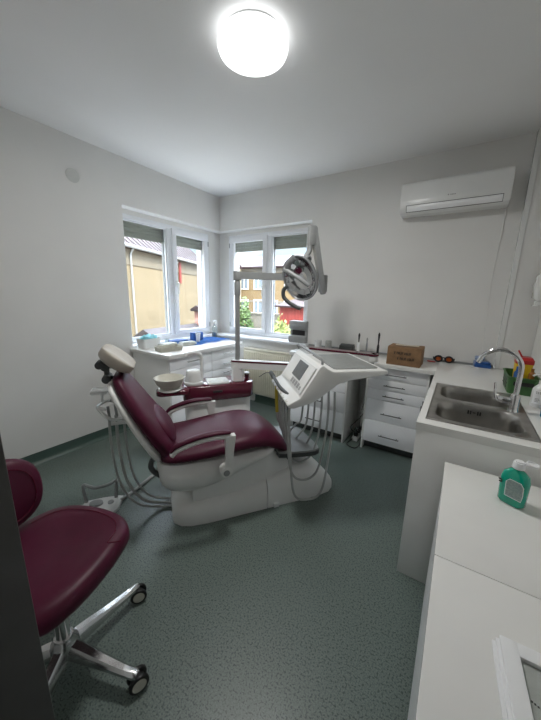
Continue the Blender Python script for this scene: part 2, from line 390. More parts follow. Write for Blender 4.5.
# ------------------------------------------------------------------ ceiling lamp
lp = thing('ceiling_lamp', 'round white lit ceiling lamp glowing above the dental chair', 'lamp', (1.845, -1.775, H_))
mb = MB(); mb.lathe([(0, 0), (0.140, 0), (0.145, -0.005), (0.145, -0.03), (0, -0.03)], n=48); mb.build('lamp_base', M['plastic'], lp)
mb = MB(); mb.lathe([(0.145, -0.022), (0.166, -0.026), (0.173, -0.036), (0.174, -0.052), (0.168, -0.066), (0.15, -0.074), (0.11, -0.080), (0, -0.084)], n=64); mb.build('diffuser', M['lamp'], lp)
ld = bpy.data.lights.new('lamp_light', 'AREA'); ld.shape = 'DISK'; ld.size = 0.29; ld.energy = LAMP_W; ld.color = (1.0, 0.99, 0.96)
lo = bpy.data.objects.new('lamp_light', ld); C.objects.link(lo); lo.parent = lp; lo.location = (0, 0, -0.086)

# ------------------------------------------------------------------ cabinets and worktops
def bar_handle(mbx, along, c, L, out, r=0.005):
    # c = centre on the front face, along/out unit vectors
    a = Vector(along); o_ = Vector(out); c = Vector(c)
    p = c + o_ * 0.028
    mbx.tube([p - a * L / 2, p + a * L / 2], r, 8, 0)
    for s_ in (-1, 1): mbx.tube([c + a * s_ * L * .38 - o_ * .001, c + a * s_ * L * .38 + o_ * .029], r * .8, 8, 0)
# left cabinet: front at x=.60
lc = thing('drawer_cabinet', 'white drawer cabinet under the left window behind the headrest', 'cabinet', (0, 0, 0))
mb = MB(); mb.box(0.012, 0.58, -1.40, -1.382, 0, 0.839, .001); mb.box(0.012, 0.58, -0.338, -0.32, 0, 0.839, .001)
mb.box(0.012, 0.575, -1.383, -0.337, 0.08, 0.836); mb.build('body', M['sidewhite'], lc)
mb = MB(); mb.box(0.50, 0.515, -1.38, -0.34, 0, 0.079); mb.build('toe_kick', M['dark'], lc)
for (ya, yb) in ((-1.398, -0.826), (-0.822, -0.322)):
    zz = [0.08, 0.30, 0.50, 0.60, 0.715, 0.837]
    for a, b in zip(zz, zz[1:]):
        mb = MB(); mb.box(0.5805, 0.60, ya + .0015, yb - .0015, a + .0015, b - .0015, .0015); dw = mb.build('drawer', M['white'], lc)
        mb = MB(); bar_handle(mb, (0, 1, 0), (0.60, (ya + yb) / 2, (a + b) / 2), 0.17, (1, 0, 0)); mb.build('drawer_handle', M['alu'], dw)
mb = MB(); mb.box(0.004, 0.635, -1.425, -0.30, 0.840, 0.878, .003)
tag(mb.build('worktop', M['top']), 'white worktop on the drawer cabinet under the left window', 'worktop')
# back units
def drawers_unit(x0, x1, yf, label, hx, hl):
    t = thing('drawer_cabinet', label, 'cabinet', (0, 0, 0))
    mb = MB(); mb.box(x0, x0 + .018, yf, -0.02, 0, 0.839, .001); mb.box(x1 - .018, x1, yf, -0.02, 0, 0.839, .001)
    mb.box(x0 + .017, x1 - .017, yf + .022, -0.02, 0.08, 0.836); mb.build('body', M['sidewhite'], t)
    mb = MB(); mb.box(x0 + .018, x1 - .018, yf + .07, yf + .085, 0, 0.079); mb.build('toe_kick', M['dark'], t)
    zz = [0.085, 0.315, 0.525, 0.625, 0.725, 0.835]
    for a, b in zip(zz, zz[1:]):
        mb = MB(); mb.box(x0 + .019, x1 - .019, yf + .001, yf + .0195, a + .002, b - .002, .0015); dw = mb.build('drawer', M['white'], t)
        mb = MB(); bar_handle(mb, (1, 0, 0), (hx, yf + .001, (a + b) / 2 + (.0 if b - a < .15 else -.02)), hl, (0, -1, 0)); mb.build('drawer_handle', M['handle'], dw)
    return t
drawers_unit(1.42, 2.05, -0.468, 'white drawer cabinet standing behind the hanging hoses, beside the radiator', 1.72, 0.18)
drawers_unit(2.222, 2.745, -0.446, 'white five-drawer cabinet below the cardboard box, next to the sink', 2.475, 0.18)
# L-shaped worktop with a sink hole
mb = MB()
SX0, SX1, SY0, SY1 = 2.835, 3.225, -1.600, -0.905
mb.box(1.40, 2.779, -0.485, -0.004, 0.840, 0.878, .003)
mb.box(2.7785, 3.415, SY1, -0.004, 0.840, 0.878)
mb.box(2.779, SX0, SY0, SY1, 0.840, 0.878); mb.box(SX1, 3.415, SY0, SY1, 0.840, 0.878)
mb.box(2.779, 3.415, -1.692, SY0, 0.840, 0.878)
wt_ = mb.build('worktop', M['top'])
mb = MB(); mb.box(1.40, 3.186, -0.018, -0.004, 0.8782, 0.897, .004); mb.build('sealing_strip', M['armgrey'], wt_)
tag(wt_, 'long white L-shaped worktop running under the cardboard box and round the sink', 'worktop')
# sink cabinet
sc = thing('sink_cabinet', 'white cabinet under the steel sink with a plain end panel', 'cabinet')
mb = MB(); mb.box(2.783, 3.412, -1.688, -1.670, 0.0, 0.839, .001); mb.build('end_panel', M['sidewhite'], sc)
mb = MB(); mb.box(2.805, 3.412, -0.52, -0.502, 0, 0.839); mb.box(2.805, 3.412, -1.669, -0.521, 0.08, 0.098); mb.box(3.395, 3.412, -1.669, -.521, .1, .839); mb.build('body', M['sidewhite'], sc)
mb = MB(); mb.box(2.86, 2.875, -1.668, -0.52, 0, 0.079); mb.build('toe_kick', M['dark'], sc)
for ya, yb in ((-1.667, -1.10), (-1.096, -0.505)):
    mb = MB(); mb.box(2.783, 2.802, ya, yb, 0.085, 0.835, .0015); dd = mb.build('cabinet_door', M['white'], sc)
    mb = MB(); hy = yb - .05 if ya < -1.2 else ya + .05
    bar_handle(mb, (0, 0, 1), (2.783, hy, 0.70), 0.16, (-1, 0, 0)); mb.build('door_handle', M['handle'], dd)
# table cabinet in the foreground
tb = thing('low_cabinet', 'white low cabinet in the right foreground carrying the green bottle', 'cabinet')
TY0, TY1, TX0, TX1, TZ = -3.0, -1.745, 2.919, 3.41, 0.74
mb = MB(); mb.box(TX0 + .004, TX1 - .004, TY0 + .002, TY1 - .003, 0.06, TZ - .02); mb.build('body', M['white'], tb)
mb = MB(); mb.box(TX0 + .05, TX1 - .01, TY0 + .01, TY1 - .01, 0.0, 0.059); mb.build('plinth', M['dark'], tb)
mb = MB(); mb.box(TX0, TX1, TY0, -2.3325, TZ - .019, TZ, .0012); mb.build('top_panel', M['top'], tb)
mb = MB(); mb.box(TX0, TX1, -2.3305, TY1, TZ - .019, TZ, .0012); mb.build('top_panel', M['top'], tb)

# sink
sk = thing('kitchen_sink', 'double bowl brushed steel sink set into the white worktop', 'sink', (3.03, -1.2525, 0.878))
def sink():
    b = MB(); bm = b.bm
    hx, hy = 0.215, 0.365; z = 0.006
    # rim as ring of boxes
    bowls = [(-0.004, -0.182, 0.184, 0.155), (-0.010, 0.182, 0.176, 0.150)]
    # top plate with two rounded holes: build a grid-less plate by bridging each hole loop to a cell rectangle
    cells = [(-hx, hx, -hy, -0.003), (-hx, hx, -0.003, hy)]
    n = 6
    for (cx, cy, bx, by), (x0, x1, y0, y1) in zip(bowls, cells):
        loop = rrect(cx, cy, bx, by, 0.085, z, n)
        outer = []
        for p in loop:
            dx, dy = p[0] - cx, p[1] - cy
            t = min(((x1 - cx) / dx if dx > 0 else (x0 - cx) / dx) if abs(dx) > 1e-9 else 1e9, ((y1 - cy) / dy if dy > 0 else (y0 - cy) / dy) if abs(dy) > 1e-9 else 1e9)
            outer.append((cx + dx * t, cy + dy * t, z))
        # snap to exact corners
        for (qx, qy) in ((x0, y0), (x0, y1), (x1, y0), (x1, y1)):
            k = min(range(len(outer)), key=lambda i: (outer[i][0] - qx) ** 2 + (outer[i][1] - qy) ** 2); outer[k] = (qx, qy, z)
        b.loft([outer, loop, rrect(cx, cy, bx - .004, by - .004, .081, z - .004, n), rrect(cx, cy, bx - .010, by - .010, .075, z - .05, n),
                rrect(cx, cy, bx - .016, by - .016, .07, -0.13, n), rrect(cx, cy, bx - .03, by - .03, .06, -0.150, n), rrect(cx, cy, 0.03, 0.03, .02, -0.155, n)], cap=False)
        bm.faces.new([bm.verts.new(p) for p in rrect(cx, cy, 0.03, 0.03, .02, -0.155, n)])
    # rolled outer rim
    b.box(-hx - .004, hx + .004, -hy - .004, -hy + .004, 0, z, .002); b.box(-hx - .004, hx + .004, hy - .004, hy + .004, 0, z, .002)
    b.box(-hx - .004, -hx + .004, -hy, hy, 0, z, .002); b.box(hx - .004, hx + .004, -hy, hy, 0, z, .002)
    b.build('basin', M['steel'], sk, sharp=50)
    for (cx, cy, bx, by) in bowls:
        d_ = MB(); d_.lathe([(0, 0.0), (.012, 0.0), (.034, .004), (.04, .003), (.042, 0), (.0, -.001)], (cx, cy, -0.1535), (0, 0, 1), 24); d_.build('drain', M['chrome'], sk)
    ov = MB()
    for k in (-2.5, -1.5, 1.5, 2.5): ov.box(-0.005 + k * .011 - .0035, -0.005 + k * .011 + .0035, -0.0425, -0.0395, -0.042, -0.020, .001)
    ov.box(-0.005 - .006, -0.005 + .006, -0.0425, -0.0395, -0.033, -0.028)
    ov.build('overflow_slot', M['black'], sk)
sink()

# tap
tp = thing('kitchen_tap', 'chrome swan-neck mixer tap standing behind the sink', 'tap', (3.190, -1.255, 0.884))
mb = MB(); mb.lathe([(0, 0), (.026, 0), (.026, .004), (.023, .010), (.022, .02), (.022, .085), (.018, .095), (.0, .097)], n=24); mb.build('tap_body', M['chrome'], tp)
dirx = Vector((-1, 0.18, 0)).normalized()
pts = [Vector((0, 0, .08)), Vector((0, 0, .16)), Vector((0, 0, .228))]
for k in range(1, 10):
    a = PI * k / 9 * 0.93
    pts.append(Vector((0, 0, .228)) + dirx * (.092 * (1 - math.cos(a))) + Vector((0, 0, .092 * math.sin(a))))
mb = MB(); mb.tube(pts, .0122, 14, 4)
mb.cyl(pts[-1] - (pts[-2]-pts[-1]).normalized() * -.006, pts[-1] + (pts[-1]-pts[-2]).normalized() * .012, .0125, n=14); mb.build('spout', M['chrome'], tp)
mb = MB(); mb.cyl((0, 0, .055), dirx * .07 + Vector((0, 0, .055)), .019, .019, 18, .002)
mb.tube([dirx * .06 + Vector((0, 0, .045)), dirx * .082 + Vector((0, 0, .06)), dirx * .095 + Vector((0, .0, .14))], lambda t: .012 - .004 * t, 10, 5, .7); mb.build('tap_lever', M['chrome'], tp)

# radiator
rd = thing('radiator', 'cream ribbed panel radiator below the back window', 'radiator', (0.50, -0.03, 0.0))
mb = MB()
L = 0.70; nrib = 22
mb.box(0, L, -0.075, -0.068, 0.15, 0.75, .003); mb.box(0, L, -0.02, -0.012, 0.15, 0.75, .003)
for k in range(nrib):
    x = 0.02 + (L - 0.04) * (k + .5) / nrib
    mb.box(x - .010, x + .010, -0.083, -0.070, 0.18, 0.72, .005, 2)
mb.build('front_panel', M['cream'], rd)
mb = MB(); mb.box(-.004, L + .004, -0.084, -0.008, 0.742, 0.765, .008, 3)
for k in range(26): pass
mb.box(-.004, .008, -0.082, -0.01, 0.15, 0.75, .004); mb.box(L - .008, L + .004, -0.082, -0.01, 0.15, 0.75, .004); mb.build('top_grille', M['cream'], rd)
mb = MB(); mb.tube([(L + .004, -.045, .70), (L + .05, -.045, .70)], .011, 10, 0); mb.cyl((L + .05, -.045, .70), (L + .05, -.09, .70), .018, .016, 14, .003); mb.tube([(L + .05, -.045, .70), (L + .05, -.045, .35), (L + .05, -.045, 0.0)], .009, 8, 0); mb.build('valve', M['plastic'], rd)
mb = MB(); mb.box(.12, .15, -.012, .028, .4, .6); mb.build('wall_bracket', M['cream'], rd); mb = MB(); mb.box(.55, .58, -.012, .028, .4, .6); mb.build('wall_bracket', M['cream'], rd)

# air conditioner
ac = thing('air_conditioner', 'white split air conditioner mounted high on the back wall', 'air conditioner', (2.70, 0, 2.312))
prof = [(-0.0, 0.125), (-0.15, 0.128), (-0.185, 0.12), (-0.200, 0.10), (-0.207, -0.03), (-0.203, -0.088), (-0.185, -0.118), (-0.12, -0.128), (-0.02, -0.128), (0.0, -0.12)]
mb = MB(); mb.prism(prof, 'x', -0.395, 0.385, .006, 2); mb.build('casing', M['plastic'], ac)
mb = MB(); mb.prism([(-0.2068, -0.070), (-0.2048, -0.088), (-0.1880, -0.1165), (-0.180, -0.114), (-0.196, -0.083)], 'x', -0.335, 0.335, .001); mb.build('air_flap', M['white'], ac)
mb = MB(); mb.prism([(-0.2080, -0.066), (-0.2076, -0.069), (-0.200, -0.069), (-0.200, -0.066)], 'x', -0.34, 0.34)
for x in (-.34, .337): mb.prism([(-0.2082, -0.066), (-0.2062, -0.089), (-0.189, -0.119), (-0.180, -.114), (-.196, -.08)], 'x', x, x + .003)
mb.prism([(-.1900, -.1165), (-.1870, -.1195), (-.178, -.117), (-.180, -.112)], 'x', -.34, .34)
mb.build('flap_gap', M['dark'], ac)
mb = MB(); mb.lathe([(0, 0), (.006, 0), (.006, .0015), (0, .0015)], (-0.028, -.2065, -.022), (0, -1, 0), 4)
for k in range(4): mb.box(-0.014 + k * .010, -0.007 + k * .010, -.2078, -.2055, -.026, -.019)
mb.build('brand_mark', M['grey'], ac)
mb = MB(); mb.tube([(3.08, -0.02, 2.19), (3.078, -0.002, 1.9), (3.07, -0.002, 1.63), (3.085, -.002, 1.2), (3.10, -.002, .885)], .004, 8, 5)
tag(mb.build('conduit', M['wall']), 'thin painted cable run from the air conditioner down the wall', 'cable')

# ------------------------------------------------------------------ dental chair
CH = (1.45, -1.97, 0.0); CA = math.atan2(.807, .59)
ch = thing('dental_chair', 'burgundy and white reclining dental chair in the middle of the floor', 'dental chair', CH, CA)
# local: x = t (towards feet), y = -v  (v towards the camera)
def Y(v): return -v
mb = MB()
def base_sec(t, hw, zt, r=0.03):
    # cross-section at t: flat bottom, rounded top
    return [(t, -hw, 0.0), (t, -hw, zt * .45), (t, -hw * .95, zt * .72), (t, -hw * .80, zt * .93), (t, -hw * .5, zt), (t, 0, zt * 1.02), (t, hw * .5, zt), (t, hw * .80, zt * .93), (t, hw * .95, zt * .72), (t, hw, zt * .45), (t, hw, 0.0), (t, 0, 0.0)]
secs = [(-.11, .10, .04), (-.10, .15, .085), (-.06, .19, .12), (.0, .21, .14), (.1, .22, .148), (.2, .222, .150), (.33, .222, .165), (.45, .222, .20), (.515, .222, .215)]
mb.loft([base_sec(*s_) for s_ in secs]); mb.build('rear_base_cover', M['unitplastic'], ch, sharp=50)
mb = MB()
secs = [(.52, .222, .215), (.60, .222, .245), (.72, .222, .262), (.84, .222, .245), (.94, .218, .20), (1.02, .205, .135), (1.07, .17, .085), (1.095, .13, .05), (1.10, .09, .02)]
mb.loft([base_sec(*s_) for s_ in secs]); mb.build('front_base_cover', M['unitplastic'], ch, sharp=50)
# foot levelling clip
mb = MB(); mb.box(.56, .60, Y(.235), Y(.215), 0.0, .03, .003); mb.build('base_clip', M['plastic'], ch)
# lift column/link
mb = MB()
def sec2(t, hw, z0, z1):
    return [(t, -hw, z0), (t, -hw, z0 + (z1 - z0) * .7), (t, -hw * .9, z1), (t, hw * .9, z1), (t, hw, z0 + (z1 - z0) * .7), (t, hw, z0)]
mb.loft([sec2(.02, .16, .14, .30), sec2(.3, .17, .12, .36), sec2(.56, .17, .12, .40), sec2(.68, .16, .16, .34), sec2(.74, .12, .2, .27)])
mb.build('lift_arm', M['unitplastic'], ch, sharp=50)
mb = MB(); mb.box(.42, .70, -.15, .15, .20, .385, .02); mb.build('bellows', M['dark'], ch)
# seat shell (white underside)
mb = MB()
def shell_sec(t, hw, z0, z1, rb=.35):
    return [(t, -hw, z1), (t, -hw * 1.0, z0 + (z1 - z0) * .45), (t, -hw * .86, z0 + (z1 - z0) * .12), (t, -hw * .6, z0), (t, 0, z0 - .004), (t, hw * .6, z0), (t, hw * .86, z0 + (z1 - z0) * .12), (t, hw, z0 + (z1 - z0) * .45), (t, hw, z1), (t, 0, z1)]
mb.loft([shell_sec(-.185, .15, .37, .44), shell_sec(-.17, .22, .30, .47), shell_sec(-.12, .255, .245, .475), shell_sec(0.0, .265, .225, .47), shell_sec(.12, .265, .235, .465), shell_sec(.25, .262, .28, .462), shell_sec(.38, .258, .34, .46), shell_sec(.50, .25, .39, .46), shell_sec(.60, .22, .425, .458)])
mb.build('seat_shell', M['unitplastic'], ch, sharp=50, sub=1)
# seat cushion : cross-section loft along t
def cush_sec(t, hw, zc, th, crown=.02, ed=.5):
    pts = []
    n = 28
    for k in range(n):
        a = 2 * PI * k / n; c, s_ = math.cos(a), math.sin(a)
        yy = hw * math.copysign(abs(c) ** (2 / 4.0), c); zz = th / 2 * math.copysign(abs(s_) ** (2 / 2.6), s_)
        zz += crown * (1 - (yy / hw) ** 2) * (1 if s_ > 0 else 0) 
        pts.append((t, yy, zc + zz))
    return pts
mb = MB()
S = [(-.165, .17, .500, .02), (-.155, .215, .500, .07), (-.12, .245, .500, .085), (-.04, .258, .498, .085), (.08, .268, .506, .09), (.20, .272, .518, .10), (.33, .27, .530, .11), (.45, .262, .533, .115), (.55, .250, .512, .12), (.63, .232, .475, .12), (.70, .205, .430, .10), (.745, .17, .395, .075), (.765, .12, .375, .03)]
S = [(t if t < .3 else .3 + (t - .3) * .86, hw, zc, th) for t, hw, zc, th in S]
mb.loft([cush_sec(t, hw, zc, th, .018) for t, hw, zc, th in S]); mb.build('seat_cushion', M['burg'], ch, sharp=60, sub=1)
# legrest plate: grey with dark rim
mb = MB()
def plate(zoff, th, grow):
    rings = []
    for (t, hw, z) in ((.60, .20, .405), (.68, .212, .398), (.80, .214, .385), (.88, .205, .376), (.925, .18, .371), (.94, .14, .369)):
        hw += grow
        rings.append([(t + (grow if t > 1 else 0), -hw, z + zoff), (t + (grow if t > 1 else 0), hw, z + zoff), (t + (grow if t > 1 else 0), hw, z + zoff - th), (t + (grow if t > 1 else 0), -hw, z + zoff - th)])
    return rings
mb.loft(plate(0, .012, 0)); lr = mb.build('legrest', M['armgrey'], ch, sharp=30)
mb = MB(); mb.loft(plate(-.0125, .028, .006)); mb.build('legrest_rim', M['dark'], lr, sharp=30)
# backrest: profile line from (-.13,.50) to (-.44,1.04)
bd = Vector((-.27, 0, .50)).normalized(); bn = Vector((bd.z, 0, -bd.x))  # bn points forward/up (towards patient)
P0 = Vector((-.105, 0, .495)); BL = .565
def back_sec(s_, hw, th, off, crown=.012, n=28, e=4.0, e2=2.6):
    c0 = P0 + bd * (s_ * BL) + bn * off; pts = []
    for k in range(n):
        a = 2 * PI * k / n; c, s2 = math.cos(a), math.sin(a)
        yy = hw * math.copysign(abs(c) ** (2 / e), c); zz = th / 2 * math.copysign(abs(s2) ** (2 / e2), s2)
        zz += crown * (1 - (yy / hw) ** 2) * (1 if s2 > 0 else 0)
        p = c0 + bn * zz; pts.append((p.x, yy, p.z))
    return pts
mb = MB()
mb.loft([back_sec(-.02, .14, .03, .0), back_sec(0.0, .20, .075, .0), back_sec(.05, .225, .09, .003), back_sec(.18, .242, .10, .008), back_sec(.35, .250, .095, .006), back_sec(.55, .238, .085, 0), back_sec(.75, .205, .078, 0), back_sec(.9, .165, .07, 0), back_sec(.97, .135, .055, 0), back_sec(1.0, .10, .03, 0)])
bk = mb.build('backrest', M['burg'], ch, sharp=60, sub=1)
mb = MB()
mb.loft([back_sec(.06, .10, .02, .052), back_sec(.09, .15, .036, .054), back_sec(.20, .172, .046, .057), back_sec(.34, .165, .042, .052), back_sec(.44, .13, .03, .044), back_sec(.48, .08, .015, .038)])
mb.build('lumbar_pad', M['burg'], bk, sharp=60, sub=1)
mb = MB()
mb.loft([back_sec(.0, .15, .03, -.062), back_sec(.03, .21, .055, -.058), back_sec(.15, .236, .06, -.056), back_sec(.4, .244, .055, -.054), back_sec(.7, .212, .05, -.050), back_sec(.9, .170, .045, -.048), back_sec(.98, .13, .03, -.045)])
mb.build('backrest_shell', M['unitplastic'], ch, sharp=50, sub=1)
mb = MB(); mb.tube([(-.20, Y(.17), .50), (-.215, Y(.17), .44), (-.17, Y(.17), .38), (-.10, Y(.17), .36)], .016, 10); mb.build('hinge_arm', M['dark'], ch); mb = MB(); mb.tube([(-.20, Y(-.17), .50), (-.215, Y(-.17), .44), (-.17, Y(-.17), .38), (-.10, Y(-.17), .36)], .016, 10); mb.build('hinge_arm', M['dark'], ch)
# headrest
hb = (P0 + bd * (BL + .045) + bn * .045)
hdir = Vector((-.80, 0, .60)).normalized(); hn = Vector((hdir.z, 0, -hdir.x))
def head_sec(s_, hw, th, off):
    c0 = hb + hdir * s_ + hn * off; pts = []
    for k in range(24):
        a = 2 * PI * k / 24; c, s2 = math.cos(a), math.sin(a)
        yy = hw * math.copysign(abs(c) ** (2 / 2.6), c); zz = th / 2 * math.copysign(abs(s2) ** (2 / 2.3), s2)
        zz += .035 * (yy / hw) ** 2 if s2 > 0 else .02 * (yy / hw) ** 2
        p = c0 + hn * zz; pts.append((p.x, yy, p.z))
    return pts
mb = MB(); mb.loft([head_sec(-.085, .07, .02, 0), head_sec(-.075, .105, .05, 0), head_sec(-.03, .13, .075, -.002), head_sec(.035, .138, .085, 0), head_sec(.095, .118, .07, .004), head_sec(.122, .075, .035, .008)])
mb.build('headrest', M['beige'], ch, sharp=60, sub=1)
mb = MB(); k0 = hb - hn * .050 + hdir * .045; k1 = P0 + bd * (BL + .0) - bn * .055
mb.cyl(k0 + Vector((0, -.055, 0)), k0 + Vector((0, .055, 0)), .024, n=20, bev=.004)
mb.cyl(k1 + Vector((0, -.05, 0)), k1 + Vector((0, .05, 0)), .024, n=20, bev=.004)
mb.tube([k0, k1], .015, 10, 0); mb.tube([hb - hn*.01, k0], .02, 10, 0); mb.tube([k1, k1 + bn * .04 - bd * .04], .02, 10, 0)
kk = k0 + hdir * .03 - hn * .006
mb.cyl(kk + Vector((0, Y(.06), 0)), kk + Vector((0, Y(-.02), 0)), .022, n=20, bev=.004); mb.tube([k0 + Vector((0, Y(.05), 0)), kk + Vector((0, Y(.05), 0))], .012, 10, 0)
mb.build('headrest_joint', M['dark'], ch)
# armrests
def armrest(v, side):
    a = MB()
    z0 = .605 if side > 0 else .59
    path = [(-.10, z0 - .015), (-.07, z0 + .012), (0, z0 + .036), (.08, z0 + .052), (.16, z0 + .056), (.25, z0 + .048)]
    a.tube([(t, Y(v), z - .014) for t, z in path], lambda s_: .020, 12, 4, .75)
    a.loft([[(.20, Y(v) - .02, z0 + .045), (.262, Y(v) - .02, z0 + .045), (.262, Y(v) + .02, z0 + .045), (.20, Y(v) + .02, z0 + .045)],
            [(.205, Y(v) - .018, z0 - .06), (.25, Y(v) - .018, z0 - .06), (.25, Y(v) + .018, z0 - .06), (.205, Y(v) + .018, z0 - .06)],
            [(.20, Y(v) - .016, .40), (.24, Y(v) - .016, .40), (.24, Y(v) + .016, .40), (.20, Y(v) + .016, .40)]])
    a.cyl((.205, Y(v - side * .045), .415), (.205, Y(v + side * .02), .415), .036, n=24, bev=.005)
    ar = a.build('armrest', M['unitplastic'], ch, sharp=45)
    p = MB(); p.tube([(t, Y(v), z + .004) for t, z in [(-.105, z0 - .012), (-.075, z0 + .018), (0, z0 + .044), (.08, z0 + .060), (.15, z0 + .064), (.215, z0 + .060), (.235, z0 + .056)]], lambda s_: .025 * (math.sin(PI * min(max(s_ * .97 + .015, 0), 1)) ** .25), 12, 4, .55)
    p.build('armrest_pad', M['burg'], ar, sharp=60)
    c = MB(); c.cyl((.205, Y(v + side * .0195), .415), (.205, Y(v + side * .026), .415), .019, n=20, bev=.002); c.build('pivot_cap', M['grey'], ar)
armrest(.315, 1); armrest(-.315, -1)

# ------------------------------------------------------------------ side delivery unit (cuspidor box)
un = thing('dental_unit', 'burgundy banded white dental unit with spittoon behind the chair', 'dental unit', CH, CA)
def prism_rr(mb_, t0, t1, v0, v1, r, z0, z1, inset=.008):
    cx, cy = (t0 + t1) / 2, Y((v0 + v1) / 2); hx, hy = (t1 - t0) / 2, abs(v1 - v0) / 2
    mb_.loft([rrect(cx, cy, hx - inset, hy - inset, r - inset, z0, 6), rrect(cx, cy, hx, hy, r, z0 + inset, 6), rrect(cx, cy, hx, hy, r, z1 - inset, 6), rrect(cx, cy, hx - inset, hy - inset, r - inset, z1, 6)])
mb = MB(); prism_rr(mb, .06, .635, -.53, -.76, .07, 0.0, .568); mb.build('body', M['unitplastic'], un, sharp=50)
mb = MB(); prism_rr(mb, .04, .66, -.50, -.78, .09, .565, .700); mb.build('tray_band', M['burgplastic'], un, sharp=50)
mb = MB(); prism_rr(mb, -.17, .09, -.46, -.60, .05, .655, .695, .006); mb.build('bowl_bracket', M['burgplastic'], un, sharp=50)
mb = MB(); mb.box(.28, .36, Y(-.497), Y(-.503), .635, .655, .003); mb.build('grip_recess', M['black'], un)
mb = MB(); mb.lathe([(0, .0), (.055, 0), (.07, .012), (.098, .045), (.115, .085), (.118, .098), (.112, .100), (.106, .092), (.088, .05), (.06, .025), (0, .018)], (-.065, Y(-.50), .705), n=40); bw = mb.build('spittoon_bowl', M['bowl'], un, sharp=60)
mb = MB(); mb.lathe([(0, -.012), (.07, -.012), (.09, .0), (.085, .012), (0, .012)], (-.065, Y(-.50), .705), n=32); mb.build('bowl_base', M['unitplastic'], un, sharp=60)
mb = MB(); prism_rr(mb, .055, .215, -.535, -.69, .06, .693, .73, .006)
mb.lathe([(.074, 0), (.062, .06), (.058, .09), (.05, .098), (0, .1)], (.135, Y(-.61), .725), n=32); mb.build('spittoon_housing', M['plastic'], un, sharp=50)
mb = MB(); mb.tube([(.20, Y(-.60), .72), (.205, Y(-.60), .86), (.20, Y(-.60), .94), (.16, Y(-.585), .975), (.10, Y(-.565), .975), (.075, Y(-.56), .955)], .016, 12, 6); mb.build('rinse_spout', M['plastic'], un)
mb = MB(); prism_rr(mb, .245, .435, -.53, -.70, .02, .693, .715, .004); mb.build('small_tray', M['plastic'], un, sharp=50)
mb = MB(); mb.loft([rrect(.34, Y(-.615), .085, .075, .015, .7152), rrect(.34, Y(-.615), .08, .07, .012, .7165)]); mb.build('tray_liner', M['paper'], un)
mb = MB(); mb.loft([rrect(.52, Y(-.62), .045, .05, .02, .69), rrect(.52, Y(-.62), .043, .048, .02, .80), rrect(.525, Y(-.62), .043, .045, .02, .865)]); mb.build('arm_post', M['unitplastic'], un, sharp=50)
mb = MB(); mb.lathe([(0, 0), (.022, 0), (.022, .065), (0, .065)], (.605, Y(-.60), .693), n=20); cp = mb.build('cup_holder', M['burgplastic'], un)
mb = MB(); mb.lathe([(0, .066), (.023, .066), (.024, .078), (0, .08)], (.605, Y(-.60), .693), n=20); mb.build('cup_lid', M['plastic'], cp)
# swing arm of the unit to elbow : elbow E in chair coordinates
E1 = Vector((1.58, Y(-.11), .93))
A0 = Vector((.50, Y(-.62), .875)); dA = (E1 - A0); dA.z = 0; LA = dA.length; dA.normalize(); nA = Vector((-dA.y, dA.x, 0))
def arm_box(p, q, hw, z0a, z1a, z0b, z1b):
    dd = (q - p); dd.z = 0; dd.normalize(); nn = Vector((-dd.y, dd.x, 0))
    R = []
    for k, (c, a, b) in enumerate(((p - dd * .03, z0a, z1a), (p, z0a, z1a), (q, z0b, z1b), (q + dd * .03, z0b, z1b))):
        h = hw * (.7 if k in (0, 3) else 1)
        R.append([(c.x - nn.x * h, c.y - nn.y * h, a), (c.x + nn.x * h, c.y + nn.y * h, a), (c.x + nn.x * h, c.y + nn.y * h, b), (c.x - nn.x * h, c.y - nn.y * h, b)])
    return R
mb = MB(); mb.loft(arm_box(A0, E1, .034, .815, .872, .800, .850)); ua = mb.build('swing_arm', M['unitplastic'], un, sharp=30)
mb = MB(); mb.loft(arm_box(A0, E1, .036, .8725, .886, .8505, .864)); mb.build('arm_trim', M['burgplastic'], ua, sharp=30)
mb = MB(); mb.loft(arm_box(A0, E1, .030, .8862, .8885, .8642, .8665)); mb.build('arm_strip', M['plastic'], ua, sharp=30)
# elbow pivot and second arm to the head (burgundy topped)
mb = MB(); mb.cyl((E1.x, E1.y, .81), (E1.x, E1.y, .925), .024, n=20); mb.build('elbow_pivot', M['grey'], un)
E2 = Vector((1.10, Y(-.30), 1.0))
mb = MB(); mb.loft(arm_box(E2, E1, .040, .985, 1.015, .918, .968)); mb.cyl((E1.x, E1.y, .916), (E1.x, E1.y, .969), .052, n=24, bev=.006); u2 = mb.build('spring_arm', M['unitplastic'], un, sharp=35)
mb = MB(); mb.loft(arm_box(E2, E1, .042, 1.0155, 1.032, .9685, .987)); mb.cyl((E1.x, E1.y, .9685), (E1.x, E1.y, .987), .056, n=24, bev=.004); mb.build('spring_arm_cover', M['burgplastic'], u2, sharp=35)
# lamp pole
LPZ = 1.615
mb = MB(); mb.tube([(.525, Y(-.62), .86), (.525, Y(-.62), 1.59)], .021, 16, 0); mb.cyl((.525, Y(-.62), 1.45), (.525, Y(-.62), 1.56), .026, n=20, bev=.003); mb.build('lamp_pole', M['armgrey'], un)
EL = Vector((1.235, Y(-.42), 1.60)); PT = Vector((.525, Y(-.62), 1.615))
mb = MB(); mb.loft(arm_box(PT, EL, .026, 1.587, 1.645, 1.58, 1.635)); mb.cyl((PT.x, PT.y, 1.575), (PT.x, PT.y, 1.648), .034, n=20, bev=.004); mb.build('lamp_arm', M['armgrey'], un, sharp=35)
mb = MB(); mb.box(EL.x - .03, EL.x + .035, EL.y - .03, EL.y + .03, 1.49, 1.64, .012); mb.build('lamp_elbow', M['armgrey'], un)

